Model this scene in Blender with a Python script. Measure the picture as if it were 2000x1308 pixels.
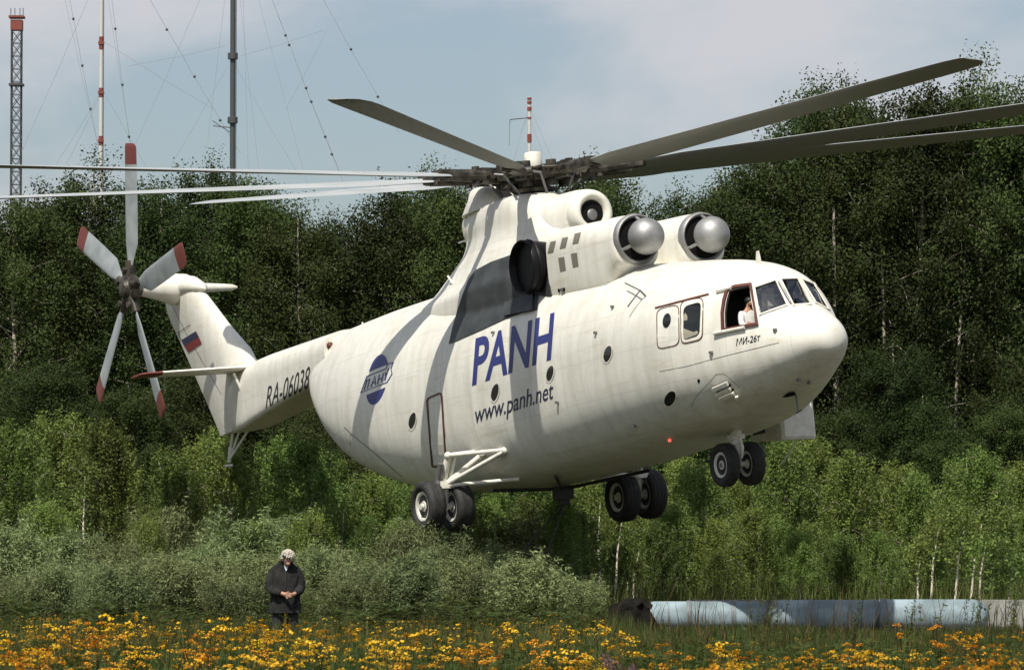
import bpy, bmesh, math, random
import numpy as np
from mathutils import Vector, Matrix
from mathutils.bvhtree import BVHTree

for o in list(bpy.data.objects): bpy.data.objects.remove(o, do_unlink=True)
SC = bpy.context.scene
COL = SC.collection
rnd = random.Random(11)
rng = np.random.default_rng(7)

# ------------------------------------------------------------------ camera
IMG_W, IMG_H, FPX, HOR = 2000., 1308., 8532.19, 1085.
EYE = 1.6
PHI = math.atan((HOR - IMG_H/2)/FPX)
cd = bpy.data.cameras.new('camera'); cam = bpy.data.objects.new('camera', cd); COL.objects.link(cam)
cd.sensor_width = 36; cd.lens = 36*FPX/IMG_W; cd.clip_start = .5; cd.clip_end = 20000
cam.location = (0, 0, EYE); cam.rotation_euler = (math.pi/2 + PHI, 0, 0)
cd.dof.use_dof = True; cd.dof.focus_distance = 93; cd.dof.aperture_fstop = 13
SC.camera = cam

# ------------------------------------------------------------------ sky, sun, exposure
SUN = Vector((-.19, -.52, .838)).normalized()          # towards the sun
sun_el = math.asin(SUN.z); sun_rot = math.atan2(SUN.x, SUN.y)
W = bpy.data.worlds.new('World'); SC.world = W; W.use_nodes = True
nt = W.node_tree; nt.nodes.clear()
def wn(t, **k):
    n = nt.nodes.new(t)
    for a, b in k.items(): setattr(n, a, b)
    return n
out = wn('ShaderNodeOutputWorld'); bg = wn('ShaderNodeBackground'); sky = wn('ShaderNodeTexSky')
sky.sky_type = 'NISHITA'; sky.sun_disc = False; sky.sun_elevation = sun_el; sky.sun_rotation = sun_rot
sky.air_density = 1.0; sky.dust_density = 1.6; sky.ozone_density = 1.2
tc = wn('ShaderNodeTexCoord'); mp = wn('ShaderNodeMapping'); mp.inputs['Scale'].default_value = (1, 1, 1.9)
mp.inputs['Location'].default_value = (.2, .1, .31)
n1 = wn('ShaderNodeTexNoise'); n1.inputs['Scale'].default_value = 9.5; n1.inputs['Detail'].default_value = 7; n1.inputs['Roughness'].default_value = .5
n1.inputs['Distortion'].default_value = .25
rp = wn('ShaderNodeValToRGB'); rp.color_ramp.elements[0].position = .41; rp.color_ramp.elements[1].position = .63
rp.color_ramp.interpolation = 'EASE'
mx = wn('ShaderNodeMix', data_type='RGBA'); mx.inputs[7].default_value = (5.2, 5.3, 5.65, 1)
nt.links.new(tc.outputs['Generated'], mp.inputs[0]); nt.links.new(mp.outputs[0], n1.inputs['Vector'])
nt.links.new(n1.outputs['Fac'], rp.inputs[0]); 
hs = wn('ShaderNodeHueSaturation'); hs.inputs['Saturation'].default_value = .85; hs.inputs['Value'].default_value = .86
nt.links.new(sky.outputs[0], hs.inputs['Color']); nt.links.new(hs.outputs[0], mx.inputs[6]); nt.links.new(rp.outputs[0], mx.inputs[0])
nt.links.new(mx.outputs[2], bg.inputs[0]); nt.links.new(bg.outputs[0], out.inputs[0])
bg.inputs[1].default_value = .092
sl = bpy.data.lights.new('sun', 'SUN'); sl.energy = 4.2; sl.angle = math.radians(.53); sl.color = (1, .945, .84)
so = bpy.data.objects.new('sun', sl); COL.objects.link(so); so.location = (-20, -40, 60)
so.rotation_euler = SUN.to_track_quat('Z', 'Y').to_euler()
SC.view_settings.view_transform = 'Standard'; SC.view_settings.look = 'None'; SC.view_settings.exposure = .34; SC.view_settings.gamma = 1
SC.view_settings.use_curve_mapping = False
SC.render.engine = 'CYCLES'; SC.cycles.max_bounces = 6; SC.cycles.diffuse_bounces = 3; SC.cycles.transparent_max_bounces = 8
SC.cycles.use_denoising = True

# ------------------------------------------------------------------ materials
def mat(name, col, rough=.6, metal=0., spec=.5, nodes=None):
    m = bpy.data.materials.new(name); m.use_nodes = True
    b = m.node_tree.nodes['Principled BSDF']
    b.inputs['Base Color'].default_value = (*col, 1); b.inputs['Roughness'].default_value = rough
    b.inputs['Metallic'].default_value = metal; b.inputs['Specular IOR Level'].default_value = spec
    if nodes: nodes(m.node_tree, b)
    return m
def N(t, ty, **k):
    n = t.nodes.new(ty)
    for a, b in k.items():
        if a in n.inputs.keys() if hasattr(n.inputs, 'keys') else False: n.inputs[a].default_value = b
        else: setattr(n, a, b)
    return n
def noise_col(c1, c2, scale=3., detail=5, stretch=(1, 1, 1), lo=.35, hi=.65, bump=0., bscale=None):
    def f(t, b):
        tc = N(t, 'ShaderNodeTexCoord'); mp = N(t, 'ShaderNodeMapping'); mp.inputs['Scale'].default_value = stretch
        n = N(t, 'ShaderNodeTexNoise'); n.inputs['Scale'].default_value = scale; n.inputs['Detail'].default_value = detail
        r = N(t, 'ShaderNodeValToRGB'); e = r.color_ramp.elements
        e[0].position = lo; e[0].color = (*c1, 1); e[1].position = hi; e[1].color = (*c2, 1)
        L = t.links.new
        L(tc.outputs['Object'], mp.inputs[0]); L(mp.outputs[0], n.inputs['Vector']); L(n.outputs['Fac'], r.inputs[0]); L(r.outputs[0], b.inputs['Base Color'])
        if bump:
            n2 = N(t, 'ShaderNodeTexNoise'); n2.inputs['Scale'].default_value = bscale or scale*6
            bp = N(t, 'ShaderNodeBump'); bp.inputs['Strength'].default_value = bump; bp.inputs['Distance'].default_value = .02
            L(mp.outputs[0], n2.inputs['Vector']); L(n2.outputs['Fac'], bp.inputs['Height']); L(bp.outputs[0], b.inputs['Normal'])
    return f
def paint_nodes(t, b):
    # cream paint with faint skin seams, rain streaks and grime
    L = t.links.new
    tc = N(t, 'ShaderNodeTexCoord'); sp = N(t, 'ShaderNodeSeparateXYZ'); L(tc.outputs['Object'], sp.inputs[0])
    def seam(sock, period, width, off=0):
        a = N(t, 'ShaderNodeMath', operation='ADD'); a.inputs[1].default_value = 100+off; L(sock, a.inputs[0])
        m = N(t, 'ShaderNodeMath', operation='MODULO'); m.inputs[1].default_value = period; L(a.outputs[0], m.inputs[0])
        s = N(t, 'ShaderNodeMath', operation='LESS_THAN'); s.inputs[1].default_value = width; L(m.outputs[0], s.inputs[0])
        return s.outputs[0]
    s1 = seam(sp.outputs[0], 1.45, .014, .3); s2 = seam(sp.outputs[2], .83, .012, .12)
    mxs = N(t, 'ShaderNodeMath', operation='MAXIMUM'); L(s1, mxs.inputs[0]); L(s2, mxs.inputs[1])
    mp = N(t, 'ShaderNodeMapping'); mp.inputs['Scale'].default_value = (2.2, 2.2, .35); L(tc.outputs['Object'], mp.inputs[0])
    n = N(t, 'ShaderNodeTexNoise'); n.inputs['Scale'].default_value = 1.6; n.inputs['Detail'].default_value = 7; L(mp.outputs[0], n.inputs['Vector'])
    r = N(t, 'ShaderNodeValToRGB'); e = r.color_ramp.elements
    e[0].position = .32; e[0].color = (.685, .665, .59, 1); e[1].position = .58; e[1].color = (.785, .77, .70, 1)
    L(n.outputs['Fac'], r.inputs[0])
    n2 = N(t, 'ShaderNodeTexNoise'); n2.inputs['Scale'].default_value = 9; n2.inputs['Detail'].default_value = 6; L(tc.outputs['Object'], n2.inputs['Vector'])
    r2 = N(t, 'ShaderNodeValToRGB'); e = r2.color_ramp.elements
    e[0].position = .25; e[0].color = (.93, .925, .90, 1); e[1].position = .5; e[1].color = (1, 1, 1, 1); L(n2.outputs['Fac'], r2.inputs[0])
    def cell(sock, period, off):
        a = N(t, 'ShaderNodeMath', operation='ADD'); a.inputs[1].default_value = 100+off; L(sock, a.inputs[0])
        d = N(t, 'ShaderNodeMath', operation='DIVIDE'); d.inputs[1].default_value = period; L(a.outputs[0], d.inputs[0])
        f = N(t, 'ShaderNodeMath', operation='FLOOR'); L(d.outputs[0], f.inputs[0]); return f.outputs[0]
    cx = N(t, 'ShaderNodeCombineXYZ'); L(cell(sp.outputs[0], 1.45, .3), cx.inputs[0]); L(cell(sp.outputs[2], .83, .12), cx.inputs[1])
    wn_ = N(t, 'ShaderNodeTexWhiteNoise'); L(cx.outputs[0], wn_.inputs['Vector'])
    mr = N(t, 'ShaderNodeMapRange'); mr.inputs[3].default_value = .93; mr.inputs[4].default_value = 1.0; L(wn_.outputs['Value'], mr.inputs[0])
    m0 = N(t, 'ShaderNodeMix', data_type='RGBA', blend_type='MULTIPLY'); m0.inputs[0].default_value = 1; L(r2.outputs[0], m0.inputs[6]); L(mr.outputs[0], m0.inputs[7])
    m1 = N(t, 'ShaderNodeMix', data_type='RGBA', blend_type='MULTIPLY'); m1.inputs[0].default_value = 1
    L(r.outputs[0], m1.inputs[6]); L(m0.outputs[2], m1.inputs[7])
    mp4 = N(t, 'ShaderNodeMapping'); mp4.inputs['Scale'].default_value = (.35, 1.4, 2.6); L(tc.outputs['Object'], mp4.inputs[0])
    n4 = N(t, 'ShaderNodeTexNoise'); n4.inputs['Scale'].default_value = 2.2; n4.inputs['Detail'].default_value = 8; n4.inputs['Roughness'].default_value = .65; L(mp4.outputs[0], n4.inputs['Vector'])
    r4 = N(t, 'ShaderNodeValToRGB'); e = r4.color_ramp.elements; e[0].position = .32; e[0].color = (.90, .88, .83, 1); e[1].position = .45; e[1].color = (1, 1, 1, 1); L(n4.outputs['Fac'], r4.inputs[0])
    m5 = N(t, 'ShaderNodeMix', data_type='RGBA', blend_type='MULTIPLY'); m5.inputs[0].default_value = 1; L(m1.outputs[2], m5.inputs[6]); L(r4.outputs[0], m5.inputs[7]); m1 = m5
    m2 = N(t, 'ShaderNodeMix', data_type='RGBA'); m2.inputs[7].default_value = (.44, .42, .36, 1)
    f = N(t, 'ShaderNodeMath', operation='MULTIPLY'); f.inputs[1].default_value = .42; L(mxs.outputs[0], f.inputs[0])
    L(f.outputs[0], m2.inputs[0]); L(m1.outputs[2], m2.inputs[6]); L(m2.outputs[2], b.inputs['Base Color'])
    bp = N(t, 'ShaderNodeBump'); bp.inputs['Strength'].default_value = .12; bp.inputs['Distance'].default_value = .01
    n3 = N(t, 'ShaderNodeTexNoise'); n3.inputs['Scale'].default_value = 2.6; n3.inputs['Detail'].default_value = 2; L(tc.outputs['Object'], n3.inputs['Vector'])
    L(n3.outputs['Fac'], bp.inputs['Height']); L(bp.outputs[0], b.inputs['Normal'])
M = {}
M['paint'] = mat('cream_paint', (.8, .78, .69), .38, 0, .5, paint_nodes)
M['white'] = mat('white_enamel', (.78, .76, .68), .4, nodes=noise_col((.66, .63, .54), (.8, .78, .71), 6))
M['soot'] = mat('dark_heat_paint', (.035, .04, .042), .6, nodes=noise_col((.026, .03, .032), (.05, .056, .058), 2.5))
M['black'] = mat('black_metal', (.004, .004, .005), .45, 0, .22)
M['void'] = mat('dark_cavity', (.008, .008, .008), .95, 0, .1)
M['cabin'] = mat('cabin_lining', (.05, .042, .033), .8)
M['steel'] = mat('bare_aluminium', (.4, .4, .4), .55, .7, nodes=noise_col((.27, .27, .27), (.4, .4, .4), 3, bump=.1))
M['dull'] = mat('dull_metal', (.2, .2, .2), .5, .6)
M['hub'] = mat('greasy_hub_metal', (.05, .045, .036), .5, .4, nodes=noise_col((.022, .02, .016), (.10, .088, .07), 5))
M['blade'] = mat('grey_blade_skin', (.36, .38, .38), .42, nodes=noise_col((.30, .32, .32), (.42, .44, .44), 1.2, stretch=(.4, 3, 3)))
M['tblade'] = mat('tail_blade_skin', (.27, .3, .31), .5, nodes=noise_col((.23, .26, .27), (.32, .35, .36), 2))
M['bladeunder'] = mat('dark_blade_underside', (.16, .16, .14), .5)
M['redtip'] = mat('red_tip_paint', (.15, .035, .028), .55)
M['blue'] = mat('blue_lettering', (.02, .028, .17), .45)
M['navy'] = mat('dark_lettering', (.018, .022, .06), .5)
M['ink'] = mat('black_lettering', (.02, .02, .02), .5)
M['redline'] = mat('red_brown_seal', (.10, .03, .022), .55)
M['flagred'] = mat('flag_red', (.2, .02, .02), .5)
M['flagblue'] = mat('flag_blue', (.02, .022, .07), .5)
M['rubber'] = mat('tyre_rubber', (.018, .018, .017), .75, nodes=noise_col((.012, .012, .012), (.03, .029, .027), 8))
M['rimw'] = mat('rim_paint', (.62, .6, .54), .45)
M['rope'] = mat('steel_rope', (.03, .028, .025), .7)
M['redlamp'] = mat('red_beacon_glass', (.5, .02, .02), .3)
b_ = M['redlamp'].node_tree.nodes['Principled BSDF']; b_.inputs['Emission Color'].default_value = (1, .12, .08, 1); b_.inputs['Emission Strength'].default_value = 1.2
def glass_mat(name, tint, minf):
    m = bpy.data.materials.new(name); m.use_nodes = True; t = m.node_tree; t.nodes.clear()
    o = N(t, 'ShaderNodeOutputMaterial'); tr = N(t, 'ShaderNodeBsdfTransparent'); gl = N(t, 'ShaderNodeBsdfGlossy'); mi = N(t, 'ShaderNodeMixShader')
    tr.inputs[0].default_value = (*tint, 1); gl.inputs['Roughness'].default_value = .06; gl.inputs[0].default_value = (.9, .93, .95, 1)
    fr = N(t, 'ShaderNodeFresnel'); fr.inputs[0].default_value = 1.5
    a = N(t, 'ShaderNodeMath', operation='ADD'); a.inputs[1].default_value = minf
    t.links.new(fr.outputs[0], a.inputs[0]); t.links.new(a.outputs[0], mi.inputs[0]); t.links.new(tr.outputs[0], mi.inputs[1]); t.links.new(gl.outputs[0], mi.inputs[2])
    t.links.new(mi.outputs[0], o.inputs[0]); return m
M['glass'] = glass_mat('cockpit_glass', (.5, .56, .56), .12)
M['dglass'] = mat('porthole_glass', (.012, .014, .014), .08)
M['concrete'] = mat('grey_concrete', (.3, .3, .28), .85, nodes=noise_col((.2, .2, .18), (.36, .36, .33), 3, bump=.3))
M['tank'] = mat('pale_blue_paint', (.22, .30, .34), .7, nodes=noise_col((.15, .20, .22), (.29, .375, .42), 2.2, 9, (.6, 1, 1), .36, .62))
M['tankband'] = mat('tank_band', (.16, .18, .19), .6)
M['tarp'] = mat('black_tarpaulin', (.009, .009, .008), .9, 0, .1, nodes=noise_col((.006, .006, .005), (.014, .013, .011), 5, bump=.5))
M['mastdark'] = mat('dark_grey_steel', (.055, .06, .065), .6)
M['mastwhite'] = mat('mast_white', (.55, .55, .52), .6)
M['mastred'] = mat('mast_red', (.2, .05, .035), .7)
M['wire'] = mat('guy_wire_steel', (.22, .24, .26), .6)
M['skin'] = mat('skin', (.42, .235, .16), .55)
M['hair'] = mat('white_hair', (.62, .58, .50), .7, nodes=noise_col((.42, .38, .31), (.7, .66, .58), 60))
M['jacket'] = mat('dark_grey_cloth', (.022, .022, .021), .95, 0, .2, nodes=noise_col((.014, .014, .014), (.032, .032, .030), 7, bump=.5))
M['trousers'] = mat('charcoal_cloth', (.022, .021, .02), .9)
M['shirtw'] = mat('white_shirt', (.7, .7, .68), .8)
M['shirtb'] = mat('pale_blue_shirt', (.5, .56, .62), .8)
M['shoe'] = mat('black_leather', (.012, .011, .01), .5)
M['facedark'] = mat('dark_brow', (.05, .03, .022), .8)
def bark(t, b):
    L = t.links.new; tc = N(t, 'ShaderNodeTexCoord'); mp = N(t, 'ShaderNodeMapping'); mp.inputs['Scale'].default_value = (2, 2, 1.1)
    n = N(t, 'ShaderNodeTexNoise'); n.inputs['Scale'].default_value = 3.5; n.inputs['Detail'].default_value = 6
    r = N(t, 'ShaderNodeValToRGB'); e = r.color_ramp.elements
    e[0].position = .42; e[0].color = (.05, .042, .035, 1); e[1].position = .54; e[1].color = (.46, .41, .33, 1)
    L(tc.outputs['Object'], mp.inputs[0]); L(mp.outputs[0], n.inputs['Vector']); L(n.outputs['Fac'], r.inputs[0]); L(r.outputs[0], b.inputs['Base Color'])
M['stembark'] = mat('white_stem_bark', (.5, .46, .38), .8, nodes=noise_col((.14, .12, .09), (.66, .6, .5), 5, stretch=(1, 1, 2.5), lo=.3, hi=.4))
M['birchbark'] = mat('birch_bark', (.4, .36, .3), .8, nodes=bark)
M['bark'] = mat('dark_bark', (.09, .075, .055), .9, nodes=noise_col((.05, .042, .032), (.16, .13, .1), 6))
def leaf_mat(name, c1, c2, trans=.3, objvar=.35, rough=.5):
    m = bpy.data.materials.new(name); m.use_nodes = True; t = m.node_tree; b = t.nodes['Principled BSDF']; L = t.links.new
    g = N(t, 'ShaderNodeNewGeometry'); oi = N(t, 'ShaderNodeObjectInfo')
    r = N(t, 'ShaderNodeValToRGB'); e = r.color_ramp.elements; e[0].color = (*c1, 1); e[1].color = (*c2, 1)
    L(g.outputs['Random Per Island'], r.inputs[0])
    hs = N(t, 'ShaderNodeHueSaturation'); L(r.outputs[0], hs.inputs['Color'])
    mr = N(t, 'ShaderNodeMapRange'); mr.inputs[3].default_value = 1-objvar; mr.inputs[4].default_value = 1+objvar; L(oi.outputs['Random'], mr.inputs[0]); L(mr.outputs[0], hs.inputs['Value'])
    ml = N(t, 'ShaderNodeMath', operation='MULTIPLY'); ml.inputs[1].default_value = 7.13; L(oi.outputs['Random'], ml.inputs[0])
    fr = N(t, 'ShaderNodeMath', operation='FRACT'); L(ml.outputs[0], fr.inputs[0])
    mh = N(t, 'ShaderNodeMapRange'); mh.inputs[3].default_value = .478; mh.inputs[4].default_value = .515; L(fr.outputs[0], mh.inputs[0]); L(mh.outputs[0], hs.inputs['Hue'])
    L(hs.outputs[0], b.inputs['Base Color']); b.inputs['Roughness'].default_value = rough; b.inputs['Specular IOR Level'].default_value = .15
    tr = N(t, 'ShaderNodeBsdfTranslucent'); mi = N(t, 'ShaderNodeMixShader'); mi.inputs[0].default_value = trans
    hs2 = N(t, 'ShaderNodeHueSaturation'); hs2.inputs['Value'].default_value = 1.3; hs2.inputs['Hue'].default_value = .49; L(hs.outputs[0], hs2.inputs['Color']); L(hs2.outputs[0], tr.inputs[0])
    o = t.nodes['Material Output']; L(b.outputs[0], mi.inputs[1]); L(tr.outputs[0], mi.inputs[2]); L(mi.outputs[0], o.inputs[0])
    return m
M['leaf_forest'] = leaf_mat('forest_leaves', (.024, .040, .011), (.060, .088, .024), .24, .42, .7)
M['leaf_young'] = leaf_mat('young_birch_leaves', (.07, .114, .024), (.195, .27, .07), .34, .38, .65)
M['leaf_willow'] = leaf_mat('willow_leaves', (.11, .148, .058), (.245, .29, .135), .28, .3, .65)
M['leaf_meadow'] = leaf_mat('meadow_leaves', (.034, .058, .012), (.088, .115, .03), .25, .25, .65)
M['stalk'] = leaf_mat('dry_stalks', (.045, .042, .014), (.12, .085, .03), .1, .25, .8)
M['petal'] = leaf_mat('yellow_flower_heads', (.64, .33, .014), (.84, .51, .04), .15, .06)
M['thistle'] = leaf_mat('purple_flower_heads', (.12, .06, .09), (.22, .12, .16), .15, .1)

# ------------------------------------------------------------------ mesh helpers
class MB:
    def __init__(s): s.v = []; s.f = []
    def add(s, vs, fs):
        o = len(s.v); s.v += [tuple(p) for p in vs]; s.f += [tuple(i+o for i in f) for f in fs]; return s
    def box(s, c, d, mtx=None):
        x, y, z = [k/2 for k in d]
        vs = [Vector((i, j, k)) for k in (-z, z) for j in (-y, y) for i in (-x, x)]
        if mtx is not None: vs = [mtx @ p for p in vs]
        c = Vector(c); vs = [p+c for p in vs]
        return s.add(vs, [(0, 2, 3, 1), (4, 5, 7, 6), (0, 1, 5, 4), (2, 6, 7, 3), (0, 4, 6, 2), (1, 3, 7, 5)])
    def tube(s, pts, rad, n=10, caps=True):
        pts = [Vector(p) for p in pts]; k = len(pts)
        if not hasattr(rad, '__len__'): rad = [rad]*k
        vs = []; up = None
        for i, p in enumerate(pts):
            d = (pts[min(i+1, k-1)] - pts[max(i-1, 0)]).normalized()
            if up is None: up = d.orthogonal().normalized()
            else: up = (up - d*up.dot(d)).normalized()
            w = d.cross(up)
            for j in range(n):
                a = 2*math.pi*j/n; vs.append(p + (up*math.cos(a) + w*math.sin(a))*rad[i])
        fs = [(i*n+j, i*n+(j+1) % n, (i+1)*n+(j+1) % n, (i+1)*n+j) for i in range(k-1) for j in range(n)]
        if caps: fs += [tuple(range(n-1, -1, -1)), tuple((k-1)*n+j for j in range(n))]
        return s.add(vs, fs)
    def lathe(s, prof, o, axis, n=32):
        # prof: (distance along axis, radius)
        o = Vector(o); ax = Vector(axis).normalized(); u = ax.orthogonal().normalized(); w = ax.cross(u); vs = []
        for d, r in prof:
            for j in range(n):
                a = 2*math.pi*j/n; vs.append(o + ax*d + (u*math.cos(a)+w*math.sin(a))*max(r, 1e-4))
        k = len(prof)
        fs = [(i*n+j, i*n+(j+1) % n, (i+1)*n+(j+1) % n, (i+1)*n+j) for i in range(k-1) for j in range(n)]
        fs += [tuple(range(n-1, -1, -1)), tuple((k-1)*n+j for j in range(n))]
        return s.add(vs, fs)
    def loops(s, L, cap=True):
        n = len(L[0]); k = len(L)
        fs = [(i*n+j, i*n+(j+1) % n, (i+1)*n+(j+1) % n, (i+1)*n+j) for i in range(k-1) for j in range(n)]
        if cap: fs += [tuple(range(n-1, -1, -1)), tuple((k-1)*n+j for j in range(n))]
        return s.add([p for l in L for p in l], fs)
    def ball(s, c, r, n=24, m=14, sc=(1, 1, 1)):
        vs = []; c = Vector(c)
        for i in range(m+1):
            t = math.pi*i/m
            for j in range(n):
                a = 2*math.pi*j/n; vs.append(c+Vector((r*sc[0]*math.sin(t)*math.cos(a), r*sc[1]*math.sin(t)*math.sin(a), r*sc[2]*math.cos(t))))
        return s.add(vs, [(i*n+j, (i+1)*n+j, (i+1)*n+(j+1) % n, i*n+(j+1) % n) for i in range(m) for j in range(n)])
    def mesh(s, name, m, smooth=True, angle=40):
        me = bpy.data.meshes.new(name); me.from_pydata(s.v, [], s.f); me.validate()
        bm = bmesh.new(); bm.from_mesh(me); bmesh.ops.remove_doubles(bm, verts=bm.verts, dist=1e-5); bmesh.ops.recalc_face_normals(bm, faces=bm.faces)
        bm.to_mesh(me); bm.free()
        if smooth:
            me.polygons.foreach_set('use_smooth', [True]*len(me.polygons))
            me.set_sharp_from_angle(angle=math.radians(angle))
        me.materials.append(m); return me
    def obj(s, name, m, parent=None, smooth=True, angle=40): return link(name, s.mesh(name, m, smooth, angle), parent)
def link(name, me, parent=None):
    o = bpy.data.objects.new(name, me); COL.objects.link(o)
    if parent is not None: o.parent = parent
    return o
def tag(o, label=None, cat=None, group=None, kind=None):
    if label: o['label'] = label
    if cat: o['category'] = cat
    if group: o['group'] = group
    if kind: o['kind'] = kind
    return o
def thing(name, label, cat, loc=(0, 0, 0), rz=0, group=None):
    o = bpy.data.objects.new(name, None); COL.objects.link(o); o.location = loc; o.rotation_euler = (0, 0, rz); o.empty_display_size = .3
    return tag(o, label, cat, group)
def px(u, v, Y):
    "world point seen at pixel u, v (2000 px wide) at ground distance Y"
    x = (u-IMG_W/2)/FPX; z = (IMG_H/2-v)/FPX
    d = Vector((x, math.cos(PHI)-z*math.sin(PHI), math.sin(PHI)+z*math.cos(PHI)))
    return Vector((0, 0, EYE)) + d*(Y/d.y)
def quads_mesh(name, V, m, smooth=False):
    "V: (n,4,3) array of loose quads"
    n = len(V); me = bpy.data.meshes.new(name)
    me.vertices.add(n*4); me.vertices.foreach_set('co', V.astype(np.float32).ravel())
    me.loops.add(n*4); me.loops.foreach_set('vertex_index', np.arange(n*4, dtype=np.int32))
    me.polygons.add(n); me.polygons.foreach_set('loop_start', np.arange(0, n*4, 4, dtype=np.int32))
    me.update(calc_edges=True); me.materials.append(m); return me

# ================================================================== GROUND
g = bmesh.new()
gx = np.concatenate([[-3000, -800, -200], np.linspace(-60, 60, 61), [200, 800, 3000]])
gy = np.concatenate([[-500, -50], np.linspace(0, 240, 121), [400, 900, 2500, 6000]])
def gz(x, y): return 0. if (abs(x) > 58 or y < 6 or y > 230) else .05*math.sin(x*.7+y*.21)*math.sin(y*.33-x*.2)
gv = [[g.verts.new((x, y, gz(x, y))) for x in gx] for y in gy]
for j in range(len(gy)-1):
    for i in range(len(gx)-1): g.faces.new((gv[j][i], gv[j][i+1], gv[j+1][i+1], gv[j+1][i]))
me = bpy.data.meshes.new('ground'); g.to_mesh(me); g.free()
M['ground'] = mat('meadow_soil', (.05, .048, .02), .95, nodes=noise_col((.03, .03, .012), (.075, .066, .032), 1.3, bump=.4))
me.materials.append(M['ground']); tag(link('ground', me), kind='structure')

# ================================================================== HELICOPTER
RH = Matrix(((0.4511816112609536, 0.8879714464710738, -0.08911713590572001), (-0.8880358478666541, 0.45661462913154793, 0.05380904539955872), (0.08847308383752993, 0.05486155953969723, 0.9945666004452139)))
TH = Vector((1.1714523631253535, 96.4259952934403, 0.892867562835402+EYE))
HELI = thing('helicopter', 'large cream white cargo helicopter hovering with blue PANH lettering', 'helicopter')
HELI.matrix_world = Matrix.Translation(TH) @ RH.to_4x4()
RHT = RH.transposed()
def hray(u, v):
    o = RHT @ (Vector((0, 0, EYE)) - TH); d = (RHT @ (px(u, v, 100.) - Vector((0, 0, EYE)))).normalized(); return o, d
def hplane(u, v, Y=0.):
    o, d = hray(u, v); return o + d*((Y-o.y)/d.y)
def pchip(xs, ys, x):
    xs = np.asarray(xs, float); ys = np.asarray(ys, float); h = np.diff(xs); dl = np.diff(ys)/h
    d = np.zeros(len(xs)); d[0] = dl[0]; d[-1] = dl[-1]
    for i in range(1, len(xs)-1):
        if dl[i-1]*dl[i] > 0:
            w1 = 2*h[i]+h[i-1]; w2 = h[i]+2*h[i-1]; d[i] = (w1+w2)/(w1/dl[i-1]+w2/dl[i])
    k = np.clip(np.searchsorted(xs, x)-1, 0, len(h)-1); t = (x-xs[k])/h[k]
    return (2*t**3-3*t**2+1)*ys[k]+(t**3-2*t**2+t)*h[k]*d[k]+(-2*t**3+3*t**2)*ys[k+1]+(t**3-t**2)*h[k]*d[k+1]
XT = 11.88
#      x      top   bottom half-w  mid   n_top n_bot
FUS = [(11.88, 2.37, 2.35, .012, 2.36, 2, 2), (11.82, 2.61, 2.13, .29, 2.36, 2, 2), (11.62, 2.82, 1.97, .50, 2.36, 2, 2), (11.34, 2.99, 1.82, .66, 2.37, 2, 2.1),
       (11.0, 3.13, 1.68, .81, 2.38, 2, 2.2), (10.8, 3.32, 1.60, .90, 2.42, 2, 2.2), (10.5, 3.74, 1.50, 1.03, 2.48, 2.05, 2.3), (10.15, 3.98, 1.41, 1.19, 2.53, 2.1, 2.4), (9.7, 4.15, 1.30, 1.37, 2.59, 2.1, 2.5),
       (9.3, 4.26, 1.21, 1.52, 2.63, 2.1, 2.6), (8.5, 4.42, 1.05, 1.74, 2.72, 2.1, 2.8), (7.6, 4.55, .96, 1.87, 2.8, 2.15, 2.9), (6.5, 4.68, .89, 1.93, 2.83, 2.2, 3), (5.2, 4.83, .82, 1.95, 2.85, 2.2, 3), (4, 4.97, .76, 1.95, 2.85, 2.2, 3), (2, 5.2, .72, 1.95, 2.85, 2.2, 3),
       (0, 5.38, .70, 1.95, 2.85, 2.2, 3), (-2, 5.48, .74, 1.95, 2.85, 2.2, 3), (-3.5, 5.53, .88, 1.95, 2.9, 2.2, 2.9), (-5, 5.56, 1.08, 1.92, 2.95, 2.15, 2.7), (-6.6, 5.56, 1.40, 1.82, 3.05, 2.1, 2.5),
       (-8.2, 5.54, 1.85, 1.58, 3.2, 2.0, 2.3), (-9.4, 5.52, 2.4, 1.30, 3.4, 1.9, 2.2), (-10.5, 5.48, 3.1, 1.0, 3.85, 1.85, 2.1), (-11.2, 5.44, 3.8, .76, 4.3, 1.85, 2.1), (-11.6, 5.40, 4.3, .5, 4.8, 1.9, 2)]
FA = np.array(FUS); FT = np.sqrt(XT-FA[:, 0])
def fsec(x):
    t = math.sqrt(max(XT-x, 0)); return [float(pchip(FT, FA[:, k], np.array(t))) for k in range(1, 7)]
def floop(x, n=96, shrink=0.):
    zt, zb, hw, zc, n1_, n2_ = fsec(x); L = []
    for j in range(n):
        a = 2*math.pi*j/n; c, s_ = math.cos(a), math.sin(a); e = n1_ if s_ >= 0 else n2_
        h = (zt-zc) if s_ >= 0 else (zc-zb)
        L.append(Vector((x, (hw-shrink)*math.copysign(abs(c)**(2/e), c), zc+(h-shrink)*math.copysign(abs(s_)**(2/e), s_))))
    return L
ts = np.concatenate([np.linspace(0, 1.6, 46), np.linspace(1.6, math.sqrt(XT+11.6), 110)[1:]])
fus = MB().loops([floop(XT-t*t) for t in ts])
FUSME = fus.mesh('fuselage', M['paint'], angle=60); FUSME.materials.append(M['cabin'])

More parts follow.
